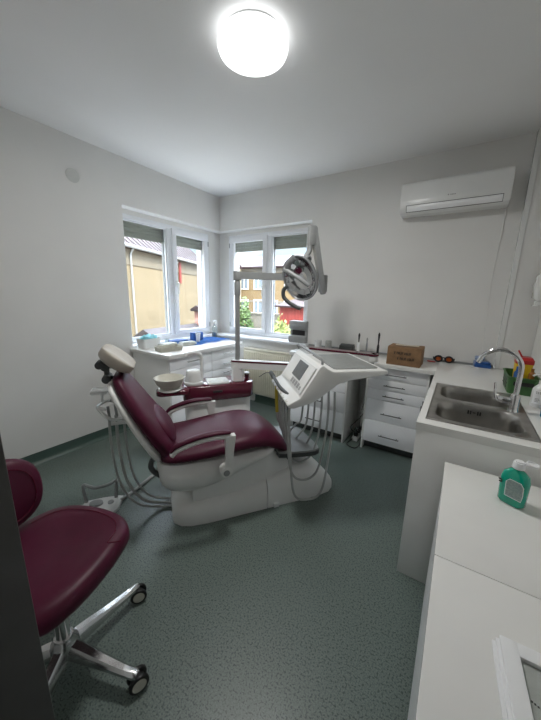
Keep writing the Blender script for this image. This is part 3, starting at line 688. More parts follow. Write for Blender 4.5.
# ------------------------------------------------------------------ delivery head with control panel, hung on its own arm
HA = math.radians(43)
hd = thing('instrument_console', 'white instrument console with a small dark screen and hanging hoses', 'instrument console', (2.273, -1.486, 0), HA)
prof = [(-.295, .795), (-.300, .812), (-.222, .852), (-.105, 1.045), (-.085, 1.055), (-.06, 1.035), (-.02, 1.015), (.335, 1.015), (.345, 1.005), (.338, .985), (.10, .955), (.02, .935), (-.11, .835), (-.15, .815), (-.26, .785)]
mb = MB(); mb.prism(prof, 'y', -.045, .505, .007, 2); mb.build('housing', M['unitplastic'], hd, sharp=45)
mb = MB(); mb.loft([rrect(.155, .23, .150, .225, .02, 1.0155), rrect(.155, .23, .150, .225, .02, 1.0195), rrect(.155, .23, .146, .221, .018, 1.021)]); mb.build('tray_mat', M['mat'], hd)
# panel face frame: from (-.222,.852) to (-.105,1.045)
pd = Vector((.117, 0, .193)).normalized(); pn = Vector((-pd.z, 0, pd.x)); po = Vector((-.222, 0, .852)); PL = .2257
def on_panel(mb_, s0, s1, y0, y1, h0, h1, bev=.001):
    b = bmesh.new(); bmesh.ops.create_cube(b, size=1)
    for v in b.verts: v.co = Vector((v.co.x * (s1 - s0), v.co.y * (y1 - y0), v.co.z * (h1 - h0)))
    if bev:
        bmesh.ops.bevel(b, geom=b.edges[:], offset=bev, segments=2, affect='EDGES')
    for v in b.verts:
        c = po + pd * ((s0 + s1) / 2 + v.co.x) + pn * ((h0 + h1) / 2 + v.co.z); c.y = (y0 + y1) / 2 + v.co.y; v.co = c
    mb_._add(b)
mb = MB(); on_panel(mb, .015, PL - .02, -.02, .48, 0, .008, .003); cpn = mb.build('control_panel', M['plastic'], hd)
mb = MB(); on_panel(mb, .075, PL - .035, .10, .29, .0082, .0115, .001); mb.build('screen', M['screen'], cpn)
mb = MB()
for k in range(4): on_panel(mb, .028, .064, .06 + k * .05, .095 + k * .05, .0082, .0105, .001)
mb.build('button_pad', M['armgrey'], cpn)
mb = MB()
for k in range(4):
    on_panel(mb, .038, .052, .072 + k * .05, .076 + k * .05, .0107, .0112, 0); mb.build('button_mark', M['grey'], cpn); mb = MB()
on_panel(mb, .03, .055, .02, .045, .0082, .0098, .001)
mb.build('button_mark', M['grey'], cpn)
mb = MB(); mb.tube([(-.085, -.02, 1.055), (-.085, -.01, 1.082), (-.085, .06, 1.088), (-.085, .42, 1.088), (-.085, .50, 1.082), (-.085, .512, 1.055)], .0085, 10, 4); mb.build('grab_handle', M['armgrey'], hd)
mb = MB(); mb.cyl((-.085, .505, 1.080), (-.085, .535, 1.082), .015, n=16, bev=.003); mb.build('handle_knob', M['grey'], hd)
# instrument holders on the ledge
hy = [.02, .10, .18, .26, .34, .42]
mb = MB()
for y in hy: mb.lathe([(.010, 0), (.019, 0), (.019, .022), (.012, .022)], (-.275, y, .80), (-.35, 0, 1), 16)
mb.build('instrument_holder', M['bowl'], hd)
mb = MB(); mb.tube([(-.255, .10, .822), (-.285, .24, .835), (-.30, .36, .862), (-.31, .46, .872)], lambda t: .013 - .003 * t, 10, 5); mb.tube([(-.31, .46, .872), (-.335, .52, .868), (-.38, .60, .812)], .003, 6, 5)
mb.cyl((-.300, .40, .862), (-.312, .46, .886), .016, n=14, bev=.002); mb.build('syringe', M['dark'], hd)
mb = MB(); mb.tube([(-.290, .33, .815), (-.292, .33, .77), (-.285, .32, .62)], .012, 10, 3); mb.build('yellow_handpiece', mat('yellow_hose', (.42, .33, .03), .4), hd)
# hoses: loops from ledge down and back up under the tray
hz = []
loops = [(.42, .40, .44, .10), (.34, .36, .36, .06), (.26, .31, .27, .10), (.18, .28, .18, .085), (.10, .19, .10, .06), (.02, .085, .04, .035)]
for k, (y, low, y2, xb) in enumerate(loops):
    x0 = -.268; x1 = -.045 + .018 * k
    mb = MB()
    mb.tube([(x0, y, .80), (x0 - .004, y, .70), (x0 + .012, y + .005, .52), (x0 + .05, (y * 2 + y2) / 3, low + .07), ((x0 + x1) / 2 - .01, (y + y2) / 2, low), (x1 - .06, (y + 2 * y2) / 3, low + .06), (x1 - .02, y2 - .01, .50), (x1 - .01, y2 - .015, .70), (x1 - .02, y2 - .02, .86)], .0078, 8, 8)
    mb.build('hose', M['hose'], hd)
mb = MB(); mb.cyl((.20, .43, .93), (.20, .43, .985), .03, n=20); mb.tube([(.20, .43, .945), (.20, .55, .935), (.17, .60, .93)], .018, 10, 4); mb.build('mount_bracket', M['unitplastic'], hd)

# ------------------------------------------------------------------ operating light
LPos = Vector((1.235, Y(-.40), 1.55))
lt = thing('operating_light', 'grey dental operating light with mirrored reflector and looped handle, hung before the window', 'operating light', CH, CA)
top = Vector((1.085, Y(-.42), 1.985)); bot = Vector((1.205, Y(-.42), 1.485))
mb = MB()
ax = (top - bot).normalized(); sd_ = Vector((0, 1, 0)); fw = ax.cross(sd_).normalized()
def bx_sec(c, a, b): return [c - fw * a - sd_ * b, c + fw * a - sd_ * b, c + fw * a + sd_ * b, c - fw * a + sd_ * b]
bmf = bot + Vector((0, Y(.065), 0)); tpf = top + Vector((0, Y(.065), 0))
mb.loft([bx_sec(bmf - ax * .01, .014, .014), bx_sec(bmf, .020, .018), bx_sec(tpf, .026, .022), bx_sec(tpf + ax * .015, .022, .018)])
mb.build('spring_arm', M['armgrey'], lt, sharp=35)
mb = MB(); mb.box(tpf.x - .045, tpf.x + .018, tpf.y - .026, tpf.y + .026, tpf.z - .13, tpf.z + .025, .012); mb.build('arm_head', M['armgrey'], lt)
LC = Vector((.950, Y(-.30), 1.592))
mb = MB(); k1 = Vector((tpf.x - .025, tpf.y, tpf.z - .12)); k2 = LC + Vector((.075, Y(-.04), .155))
mb.tube([k1, k1 + Vector((-.005, 0, -.05)), k2 + Vector((.0, 0, .03)), k2], .021, 14, 5)
mb.cyl(k2 + Vector((0, Y(.045), 0)), k2 + Vector((0, Y(-.045), 0)), .026, n=20, bev=.004); mb.build('knuckle', M['armgrey'], lt)
mb = MB(); mb.lathe([(.0, -.004), (.014, -.004), (.014, .004), (0, .004)], k2 + Vector((0, Y(.046), 0)), (0, -1, 0), 16); mb.build('knuckle_cap', M['dark'], lt)
# head: local frame with normal towards camera/patient
ci = math.cos(-CA); si = math.sin(-CA)
vw = Vector((2.89 - 1.80, -3.19 + 1.05, -0.12)); vl = Vector((vw.x * ci - vw.y * si, vw.x * si + vw.y * ci, vw.z)).normalized()
Nn = (vl * 1.0 + Vector((-.75, 0, -.32))).normalized()
up_ = Vector((0, 0, 1)); Xh = up_.cross(Nn).normalized(); Yh = Nn.cross(Xh).normalized()
rr_ = math.radians(18)
Xr = Xh * math.cos(rr_) + Yh * math.sin(rr_); Yr = -Xh * math.sin(rr_) + Yh * math.cos(rr_)
def LH(x, y, z): return LC + Xr * x + Yr * y + Nn * z
def ell(hx, hy, z, n=40, e=2.2):
    return [tuple(LH(*p)) for p in superell(0, 0, hx, hy, z, e, n)]
mb = MB(); mb.loft([ell(.02, .03, -.115), ell(.07, .09, -.108), ell(.115, .145, -.08), ell(.138, .172, -.04), ell(.145, .18, 0.0), ell(.142, .176, .012), ell(.132, .166, .010), ell(.128, .162, .0)], cap=False); mb.bm.faces.new([mb.bm.verts.new(p) for p in ell(.02, .03, -.115)])
mb.build('lamp_housing', M['lampgrey'], lt, sharp=60)
mb = MB(); R = []
for (hx, hy, z) in ((.128, .162, .002), (.11, .14, -.03), (.08, .10, -.055), (.03, .04, -.066)): R.append([tuple(LH(*p)) for p in superell(0, 0, hx, hy, z, 2.2, 14)])
# the reflector sits just proud of the housing cap
R = [[tuple(Vector(p) + Nn * .070 * 0) for p in r] for r in R]
mb.loft(R, cap=False); mb.bm.faces.new([mb.bm.verts.new(p) for p in R[-1]]); mb.build('reflector', M['mirror'], lt, sharp=5)
mb = MB(); mb.tube([LH(-.085, .115, .03), LH(.02, .0, .036), LH(.075, -.075, .03)], lambda t: .017, 14, 5); mb.build('bulb_cover', M['grey'], lt)
mb = MB(); mb.tube([LH(-.08, .06, .012), LH(-.05, .13, .02), LH(.03, .165, .016)], lambda t: .024, 14, 5); mb.build('pivot_cover', M['lampgrey'], lt)
mb = MB(); mb.tube([LH(-.125, -.02, .0), LH(-.165, -.04, .02), LH(-.180, -.09, .03), LH(-.155, -.14, .035), LH(-.105, -.195, .035), LH(-.065, -.225, .035)], lambda t: .0165, 12, 6); mb.build('light_handle', M['dark'], lt)

# ------------------------------------------------------------------ assistant holder hoses at the headrest
ah = thing('suction_holder', 'white suction tube holder with grey tubes hanging behind the headrest', 'suction holder', (CH[0] + .018, CH[1] + .024, 0), CA)
mb = MB()
mb.tube([(-.45, Y(-.12), .79), (-.50, Y(-.08), .79), (-.52, Y(.0), .79), (-.47, Y(.02), .78)], .008, 8, 5)
mb.tube([(-.52, Y(.0), .79), (-.48, Y(.02), .74), (-.44, Y(-.0), .70), (-.38, Y(-.06), .69)], .010, 8, 5)
mb.box(-.55, -.46, Y(.0), Y(-.10), .865, .885, .006); mb.tube([(-.50, Y(-.06), .87), (-.50, Y(-.07), .79)], .008, 8, 0)
mb.tube([(-.46, Y(-.1), .80), (-.36, Y(-.12), .72), (-.33, Y(-.14), .60)], .016, 10, 4)
mb.box(-.47, -.37, Y(-.02), Y(-.08), .655, .68, .005); mb.build('holder_frame', M['plastic'], ah)
mb = MB(); mb.tube([(-.33, Y(-.14), .62), (-.25, Y(-.17), .45), (-.12, Y(-.15), .32), (.0, Y(-.15), .28)], .014, 8, 5); mb.build('support_arm', M['unitplastic'], ah)
for k, (a, b, c_) in enumerate(((-.465, -.0, .30), (-.43, -.03, .22), (-.39, -.06, .14))):
    mb = MB(); mb.tube([(a, Y(b), .79), (a + .004, Y(b), .71)], .008, 8, 0); mb.build('suction_tip', M['grey'], ah)
    mb = MB(); mb.tube([(a, Y(b), .72), (a + .0, Y(b), .50), (a + .03, Y(b + .0), .25), (a + .12, Y(b), .09 - .0 * k), (a + .25, Y(b - .02), .022), (-.10 - .02 * k, Y(.0 - .03 * k), .02), (-.04, Y(.0 - .03 * k), .03)], .0075 + .002 * (k == 1), 8, 8); mb.build('suction_tube', M['hose'], ah)

# foot control
fc = thing('foot_control', 'white dental foot pedal with a grey carrying loop on the floor', 'foot pedal', (0.98, -2.33, 0.0), math.radians(40))
mb = MB()
mb.loft([[(-.13, -.06, .0), (-.02, -.10, 0), (.10, -.10, 0), (.13, -.02, 0), (.12, .09, 0), (.0, .07, 0), (-.12, .04, 0)],
         [(-.13, -.06, .02), (-.02, -.10, .02), (.10, -.10, .02), (.13, -.02, .02), (.12, .09, .02), (.0, .07, .02), (-.12, .04, .02)],
         [(-.11, -.045, .038), (-.02, -.08, .04), (.085, -.08, .04), (.11, -.02, .04), (.10, .07, .04), (.0, .055, .04), (-.10, .03, .038)]])
mb.build('pedal_housing', M['plastic'], fc, sharp=40)
mb = MB(); mb.lathe([(0, 0), (.04, 0), (.038, .014), (.02, .018), (0, .018)], (-.02, -.01, .039), n=24, sx=1.1, sy=.8); mb.build('round_pedal', M['grey'], fc)
mb = MB(); mb.lathe([(0, 0), (.02, 0), (.018, .008), (0, .009)], (.07, .0, .039), n=20); mb.build('foot_switch', M['grey'], fc)
mb = MB(); mb.tube([(-.095, .02, .03), (-.11, .03, .13), (-.115, .05, .15), (-.075, .03, .152), (-.02, .01, .152), (.05, .04, .152), (.085, .085, .152), (.088, .07, .13), (.085, .05, .03)], .011, 10, 6); mb.build('carrying_loop', M['grey'], fc)
mb = MB(); mb.tube([(0.10, .03, .02), (.16, .12, .014), (.22, .24, .014), (.28, .35, .014), (.385, .455, .016)], .012, 8, 8); mb.build('cable', M['hose'], fc)

# ------------------------------------------------------------------ stool
st = thing('wheeled_stool', 'burgundy saddle stool on a chrome five-star wheeled base, in the left foreground', 'stool', (1.765, -2.87, 0.0), 0.0)
mb = MB(); mb.lathe([(0, .085), (.045, .085), (.05, .095), (.048, .13), (.034, .15), (.032, .16), (0, .16)], n=28)
for a in (20, 92, 164, 236, 308):
    r_ = math.radians(a); c, s_ = math.cos(r_), math.sin(r_)
    def sec(rad, hw, z0, z1):
        return [(c * rad - s_ * y, s_ * rad + c * y, z) for y, z in ((-hw, z0), (-hw, z0 + (z1 - z0) * .6), (-hw * .5, z1), (hw * .5, z1), (hw, z0 + (z1 - z0) * .6), (hw, z0))]
    mb.loft([sec(.03, .028, .085, .135), sec(.08, .026, .082, .128), sec(.17, .021, .076, .108), sec(.26, .018, .072, .094), sec(.305, .017, .071, .09), sec(.318, .012, .073, .086)])
bs = mb.build('star_base', M['alu'], st, sharp=40)
mb = MB(); mb.cyl((0, 0, .15), (0, 0, .30), .027, n=24); mb.cyl((0, 0, .29), (0, 0, .455), .019, n=20); mb.build('gas_column', M['chrome'], st)
mb = MB(); mb.box(-.09, .09, -.07, .07, .445, .462, .004); mb.tube([(.02, .07, .452), (.03, .16, .447), (.035, .19, .445)], .006, 8, 3); mb.build('seat_plate', M['black'], st)
for a in (20, 92, 164, 236, 308):
    r_ = math.radians(a); c, s_ = math.cos(r_), math.sin(r_)
    px, py = c * .302, s_ * .302
    w_ang = {20: -.35, 92: -.55}.get(a, r_ + 1.15); wx, wy = math.cos(w_ang), math.sin(w_ang)
    cs = MB(); cs.cyl((px, py, .05), (px, py, .074), .009, n=10)
    cs.box(px - .012, px + .012, py - .012, py + .012, .035, .060, .004); 
    q = Vector((px, py, .0)); axw = Vector((wx, wy, 0)); of = Vector((-wy, wx, 0)) * .012
    ctr = q + of + Vector((0, 0, .036))
    cs.cyl(ctr - axw * .008, ctr + axw * .008, .024, n=20); co = cs.build('caster', M['black'], st)
    for sg in (-1, 1):
        wmb = MB(); a0 = ctr + axw * sg * .009; wmb.cyl(a0, a0 + axw * sg * .014, .036, n=28, bev=.004); wmb.build('wheel', M['black'], co)
        wmb = MB(); a1 = ctr + axw * sg * .0232; wmb.cyl(a1, a1 + axw * sg * .0015, .025, n=24); wmb.build('wheel_cap', M['bowl'], co)
# seat: saddle outline with a corner at the front-left
def seat_outline(scale, z, dome=0):
    key = [(.222, -.01), (.238, -.09), (.228, -.165), (.15, -.215), (0, -.21), (-.14, -.19), (-.235, -.13), (-.265, -.02), (-.255, .08), (-.20, .145), (-.10, .195), (-.01, .218), (.06, .218), (.118, .192), (.165, .125), (.198, .055)]
    pts = []; n = len(key)
    for i in range(n):
        a, b, c, d = [Vector(key[(i + j) % n]) for j in (-1, 0, 1, 2)]
        for k in range(3):
            t = k / 3
            p = 0.5 * ((2 * b) + (c - a) * t + (2 * a - 5 * b + 4 * c - d) * t * t + (3 * b - a - 3 * c + d) * t ** 3)
            x, y = p.x * scale, p.y * scale
            pts.append((x, y, z + dome * ((x / .25) ** 2 * .3 + (y / .2) ** 2)))
    return pts
mb = MB()
mb.loft([seat_outline(.80, .463), seat_outline(.95, .468), seat_outline(.995, .485), seat_outline(1.0, .505), seat_outline(.985, .525), seat_outline(.93, .54), seat_outline(.80, .545), seat_outline(.62, .540), seat_outline(.35, .528), seat_outline(.1, .524)])
so = mb.build('seat', M['burg'], st, sharp=60)
so.location = (-.0, .035, 0)
mb = MB()
sm = seat_outline(.80, .5455)
n_ = len(sm)
mb.tube([(p[0], p[1], p[2]) for p in sm[3 * 7:3 * 14 + 1]], .0028, 6, 0); mb.tube([(sm[21][0], sm[21][1], .545), (sm[21][0] - .03, sm[21][1] - .02, .535)], .0025, 6, 0)
mb.tube([(sm[42][0], sm[42][1], .545), (sm[42][0] + .03, sm[42][1] + .035, .542)], .0025, 6, 0)
sea = mb.build('seat_seam', M['burgplastic'], so)
# backrest
BC = Vector((-.225, -.06, .70)); bnm = Vector((1, .15, .12)).normalized(); bx_ = Vector((0, 0, 1)).cross(bnm).normalized(); by_ = bnm.cross(bx_)
def bell(hx, hy, z, e=2.4): return [tuple(BC + bx_ * p[0] + by_ * p[1] + bnm * (p[2] + .10 * (p[0] ** 2) / .04 * .4)) for p in superell(0, 0, hx, hy, z, e, 36)]
mb = MB(); mb.loft([bell(.08, .08, -.035), bell(.115, .12, -.03), bell(.132, .138, -.012), bell(.135, .14, .008), bell(.124, .13, .026), bell(.095, .10, .036), bell(.04, .04, .038)])
bo = mb.build('backrest', M['burg'], st, sharp=60)
mb = MB(); sp = bell(.10, .105, .0368); mb.tube([Vector(sp[i]) for i in range(-8, 9)], .002, 6, 0); mb.build('backrest_seam', M['burgplastic'], bo)
mb = MB(); mb.tube([(-.05, 0, .452), (-.22, -.045, .452), (-.285, -.065, .47), (-.285, -.07, .56), (-.255, -.065, .70)], .013, 10, 5, .6); mb.build('back_bracket', M['black'], st)

# ------------------------------------------------------------------ things on the left worktop
ZT = 0.8785
bxn = thing('storage_tub', 'white open plastic tub with pale cyan cloths in it, by the window corner', 'tub', (0.10, -1.26, ZT))
mb = MB(); mb.loft([rrect(0, 0, .065, .10, .02, 0), rrect(0, 0, .072, .108, .02, .10), rrect(0, 0, .068, .104, .018, .10), rrect(0, 0, .062, .096, .018, .006)]); mb.build('tub_body', M['plastic'], bxn)
mb = MB(); rngs = []
for k, (s_, z) in enumerate(((.9, .06), (1.0, .09), (.9, .115), (.6, .13), (.2, .125))):
    rngs.append([(.062 * s_ * math.cos(a) * (1 + .1 * math.sin(5 * a + k)), .095 * s_ * math.sin(a) * (1 + .1 * math.cos(4 * a + k)), z + .012 * math.sin(3 * a + 2 * k)) for a in [2 * PI * i / 24 for i in range(24)]])
mb.loft(rngs)
o = mb.build('wiping_cloth', M['cyan'], None, sharp=40, loc=(0.10, -1.26, ZT)); tag(o, 'crumpled pale cyan cloth heaped in the white tub', 'cloth')
mb = MB(); mb.loft([rrect(0, 0, .05, .10, .01, 0), rrect(0, 0, .05, .10, .01, .035)]); mb.box(-.045, .045, -.09, .09, .0351, .04)
o = mb.build('instrument_case', M['paper'], loc=(.225, -1.115, ZT), rotz=.1); tag(o, 'flat grey case lying just behind the beige tray', 'case')
ty = thing('instrument_tray', 'beige open plastic tray at the near corner of the left worktop', 'tray', (0.40, -1.24, ZT), -.25)
mb = MB(); mb.loft([rrect(0, 0, .07, .12, .015, 0), rrect(0, 0, .078, .128, .02, .045), rrect(0, 0, .072, .122, .018, .045), rrect(0, 0, .066, .114, .014, .008)]); mb.build('tray_body', M['beigetray'], ty)
mb = MB(); mb.lathe([(0, 0), (.024, 0), (.026, .02), (.026, .065), (.024, .066), (.023, .02), (0, .006)], (.12, -1.04, ZT), n=24)
o = mb.build('glass_jar', M['clear']); tag(o, 'small clear glass jar between the white tub and blue package', 'jar')
mb = MB(); mb.box(-.06, .06, -.10, .10, 0, .045, .008)
o = mb.build('paper_package', M['bluebox'], loc=(.14, -.90, ZT), rotz=-.1); tag(o, 'dark blue flat package lying left of the blue carton', 'package')
mb = MB(); mb.box(-.05, .05, -.09, .09, 0, .028, .004); mb.box(-.042, .042, -.08, .08, .0282, .04, .004)
o = mb.build('instrument_case', M['paper'], loc=(.30, -.90, ZT), rotz=-.2); tag(o, 'flat grey case lying in front of the dark blue package', 'case')
# blue cloth spread over the worktop: one wavy sheet
mb = MB(); bm = mb.bm; NX, NY = 14, 28; g = []
for i in range(NX + 1):
    row = []
    for j in range(NY + 1):
        x = .05 + .33 * i / NX + .02 * math.sin(j * .5); y = -.86 + .62 * j / NY
        row.append(bm.verts.new((x, y, ZT + .001 + .004 * (1 + math.sin(i * 1.3 + j * .7) * math.cos(j * .9 - i * .4)))))
    g.append(row)
for i in range(NX):
    for j in range(NY): bm.faces.new((g[i][j], g[i + 1][j], g[i + 1][j + 1], g[i][j + 1]))
bmesh.ops.solidify(bm, geom=bm.faces[:], thickness=.001)
o = mb.build('protective_sheet', M['blue']); tag(o, 'bright blue protective sheet spread over the left worktop', 'sheet')
ZB = ZT + .0105
mb = MB(); mb.box(-.035, .035, -.075, .075, 0, .095, .003); mb.box(.0352, .036, -.05, .05, .02, .07)
o = mb.build('glove_carton', M['bluebox'], loc=(.13, -.60, ZB), rotz=-.1); tag(o, 'blue cardboard carton standing upright on the blue sheet', 'carton')
mb = MB(); mb.lathe([(0, 0), (.022, 0), (.028, .085), (.030, .087), (.027, .084), (.0215, .004), (0, .004)], (0, 0, 0), n=24); 
for k in (1, 2, 3): mb.lathe([(.028, .087 + k * .006 - .004), (.0305, .087 + k * .006 - .003), (.0305, .087 + k * .006), (.028, .087 + k * .006 + .001)], n=24)
o = mb.build('plastic_cup', M['plastic'], loc=(.24, -.68, ZB)); tag(o, 'stack of white plastic cups before the blue carton', 'cup')
sb = thing('spray_bottle', 'clear spray bottle with a white nozzle on the blue sheet by the corner', 'bottle', (.08, -.22, ZB - .0095))
sb.scale = (1.15, 1.15, 1.2)
mb = MB(); mb.lathe([(0, 0), (.030, 0), (.033, .01), (.033, .09), (.028, .115), (.013, .135), (.013, .150), (0, .150)], n=24); mb.build('bottle_body', M['clear'], sb)
mb = MB(); mb.lathe([(0, .001), (.0305, .001), (.0305, .055), (0, .055)], n=24); mb.build('bottle_liquid', M['armgrey'], sb)
mb = MB(); mb.cyl((0, 0, .150), (0, 0, .172), .015, n=16); mb.box(-.02, .035, -.010, .010, .172, .195, .005); mb.tube([(.02, 0, .175), (.032, 0, .155), (.030, 0, .135)], .004, 6, 3); mb.build('spray_nozzle', M['plastic'], sb)

# grey towel dispenser on the back sill
gb = thing('paper_dispenser', 'grey dispenser box with a dark slot on the back window sill', 'dispenser', (1.265, -0.0, 0.9025))
mb = MB(); mb.prism([(-.065, 0), (-.065, .075), (-.02, .085), (-.02, .150), (-.055, .165), (-.055, .26), (.05, .26), (.05, 0)], 'x', -.115, .115, .006); mb.build('dispenser_body', M['grey'], gb)
mb = MB(); mb.box(-.085, .085, -.0225, -.019, .088, .148, .001); mb.build('dispenser_slot', M['black'], gb)
mb = MB(); mb.box(-.10, .10, -.0585, -.054, .185, .245, .002); mb.build('dispenser_window', M['armgrey'], gb)

# things on the back worktop
mb = MB(); mb.lathe([(0, 0), (.037, 0), (.038, .005), (.038, .095), (.035, .097), (.034, .01), (0, .008)], (0, 0, 0), n=28); o = mb.build('mug', M['plastic'], loc=(1.575, -.13, ZT)); tag(o, 'white cylindrical pot on the back worktop, nearest the window', 'pot')
mb = MB(); mb.lathe([(0, 0), (.035, 0), (.036, .09), (.03, .10), (.0, .10)], n=28); o = mb.build('storage_jar', M['paper'], loc=(1.69, -.11, ZT)); tag(o, 'pale grey jar right beside the white cylindrical pot', 'jar')
mb = MB(); mb.box(-.075, .075, -.04, .04, 0, .07, .006); mb.prism([(-.04, .070), (.04, .070), (.04, .085), (0.0, .085)], 'x', -.07, .07, .002)
o = mb.build('card_holder', M['dark'], loc=(1.91, -.13, ZT)); tag(o, 'low black box standing on the back worktop', 'box')
def tall_tool(x, y, h, hm, lab, nm, cat, m1, m2, r1=.017):
    t = thing(nm, lab, cat, (x, y, ZT))
    a = MB(); a.lathe([(0, 0), (r1, 0), (r1, .10), (r1 * .7, .12), (0, .12)], n=20); a.build('tool_body', m1, t)
    a = MB(); a.lathe([(0, .12), (.006, .12), (.008, .16), (.011, h - .02), (.004, h), (0, h)], n=14); a.build('tool_tip', m2, t)
tall_tool(2.03, -.13, .215, 0, 'white wand with a black tip standing upright by the black box', 'curing_light', 'dental tool', M['plastic'], M['black'])
tall_tool(2.115, -.13, .175, 0, 'thin grey upright tool between the white wand and black brush', 'probe_holder', 'dental tool', M['armgrey'], M['grey'], .010)
tall_tool(2.235, -.16, .24, 0, 'black slim brush standing upright left of the cardboard box', 'brush', 'brush', M['black'], M['black'], .012)

# cardboard box
cb = thing('cardboard_box', 'brown cardboard box with handwriting on the white back worktop', 'box', (2.52, -.355, ZT), -.02)
mb = MB(); mb.box(-.137, .137, -.10, .10, 0, .158, .003); mb.build('carton', M['card'], cb)
mb = MB(); mb.box(-.135, -.002, -.101, .099, 0.1585, .162, .001, rot=Matrix.Rotation(.03, 3, 'Y')); mb.box(.001, .136, -.100, .100, 0.1585, .162, .001, rot=Matrix.Rotation(-.05, 3, 'Y')); mb.build('flap', M['card'], cb)
mb = MB(); mb.box(-.09, .10, -.02, .035, .1675, .169, rot=Matrix.Rotation(.06, 3, 'Z')); mb.build('tape_strip', M['tape'], cb)
mb = MB()
def stroke(x0, z0, x1, z1, w=.0028): mb.tube([(x0, -.1008, z0), (x1, -.1008, z1)], w, 5, 0, .3)
random.seed(3)
for (zz, xs) in ((.098, -.075), (.052, -.045)):
    x = xs
    mb = MB()
    for k in range(7 if zz > .05 else 5):
        h = .022
        stroke(x, zz, x, zz + h)
        if k % 3 == 0: stroke(x, zz + h, x + .012, zz + h); stroke(x, zz + h * .5, x + .010, zz + h * .5)
        elif k % 3 == 1: stroke(x, zz + h, x + .012, zz); stroke(x + .012, zz, x + .012, zz + h)
        else: stroke(x, zz, x + .012, zz); stroke(x + .012, zz, x + .012, zz + h)
        x += .021
    mb.build('handwriting', M['ink'], cb)

# sunglasses / protective goggles
sg = thing('goggles', 'orange-lensed protective goggles by the back wall, right of the cardboard box', 'goggles', (2.81, -.085, ZT))
for s_ in (-1, 1):
    mb = MB(); mb.lathe([(.022, -.012), (.036, -.012), (.037, .0), (.036, .012), (.022, .012), (.022, -.012)], (s_ * .042, 0, .038), (0, -1, 0), 28, 1.0, .85); mb.build('goggle_frame', M['black'], sg)
    mb = MB(); mb.lathe([(0, -.003), (.0225, -.003), (.0225, .004), (0, .006)], (s_ * .042, 0, .038), (0, -1, 0), 24, 1.0, .85); mb.build('lens', mat('orange_lens', (.45, .09, .015), .15), sg)
    mb = MB(); mb.tube([(s_ * .076, 0, .045), (s_ * .085, .02, .043), (s_ * .08, .045, .02)], .005, 8, 4); mb.build('temple', M['black'], sg)
mb = MB(); mb.tube([(-.012, 0, .045), (0, -.003, .050), (.012, 0, .045)], .006, 8, 4); mb.build('bridge', M['black'], sg)
mb = MB(); mb.box(-.035, .035, -.012, .012, 0, .008, .003); o = mb.build('pen_case', M['red'], loc=(2.715, -.09, ZT), rotz=-.1); tag(o, 'small flat red object lying between the cardboard box and goggles', 'case')
mb = MB(); mb.box(-.06, .06, -.02, .02, 0, .03, .006); mb.box(-.055, .055, -.018, .018, .0302, .05, .008)
o = mb.build('glove_packet', M['bluebox'], loc=(3.11, -.0735, ZT)); tag(o, 'dark blue packet against the back wall behind the tap spout', 'packet')
mb = MB(); mb.box(-.06, .06, -.015, .015, 0, .055, .01); mb.box(-.055, .02, -.013, .013, .0552, .095, .012)
o = mb.build('plastic_bag', mat('blue_grey_film', (.25, .32, .46), .3, var=.3, scale=40), loc=(3.10, -.036, ZT)); tag(o, 'pale blue plastic packet standing behind the dark blue packet', 'packet')
# trailing white cord
mb = MB(); mb.tube([(3.02, -.07, ZT + .006), (3.03, -.12, ZT + .006), (3.10, -.15, ZT + .006), (3.18, -.13, ZT + .006), (3.188, -.08, ZT + .02), (3.182, -.068, ZT + .1)], .004, 6, 6); o = mb.build('white_cord', M['plastic']); tag(o, 'thin white cord on the worktop near the boxed corner', 'cord')

# green basket with sharps container
gk = thing('plastic_basket', 'dark green plastic basket behind the tap', 'basket', (3.275, -.72, ZT))
hx, hy = .078, .145
mb = MB(); mb.loft([rrect(0, 0, hx * .88, hy * .92, .02, 0), rrect(0, 0, hx, hy, .03, .105), rrect(0, 0, hx + .006, hy + .006, .034, .108), rrect(0, 0, hx + .006, hy + .006, .034, .112), rrect(0, 0, hx - .004, hy - .004, .03, .112), rrect(0, 0, hx * .85, hy * .89, .02, .004)]); mb.build('basket_body', M['green'], gk)
mb = MB()
for k in range(3): mb.box(-hx * 1.0, -hx * .99 + .002, -hy * .6, hy * .6, .03 + k * .022, .037 + k * .022)
mb.box(-.05, .05, -hy - .004, -hy - .000, .06, .085, .002)
mb.build('basket_slot', M['black'], gk)
sc_ = thing('sharps_container', 'yellow sharps container with a red lid standing in the green basket', 'container', (3.285, -.675, ZT + .006))
sc_.scale = (.8, .8, 1.0)
mb = MB(); mb.loft([rrect(0, 0, .048, .055, .012, 0), rrect(0, 0, .055, .062, .014, .17)]); mb.build('container_body', M['yellow'], sc_)
mb = MB(); mb.loft([rrect(0, 0, .058, .065, .014, .17), rrect(0, 0, .058, .065, .014, .195), rrect(0, 0, .045, .05, .014, .212)])
mb.tube([(-.02, -.02, .21), (-.045, -.01, .245), (-.05, -.01, .25)], .006, 8, 2); mb.build('container_lid', M['red'], sc_)
mb = MB(); mb.lathe([(0, 0), (.02, 0), (.02, .12), (.012, .135), (.012, .16), (0, .16)], n=20); o = mb.build('small_bottle', M['bluebox'], loc=(3.25, -.775, ZT + .006)); tag(o, 'small dark blue bottle standing in the green basket', 'bottle')
mb = MB(); mb.lathe([(0, 0), (.016, 0), (.016, .13), (.008, .14), (.008, .16), (0, .16)], n=20); o = mb.build('slim_tube', mat('amber_plastic', (.30, .12, .02), .4), loc=(3.315, -.80, ZT + .006)); tag(o, 'slim amber tube at the near right of the green basket', 'tube')

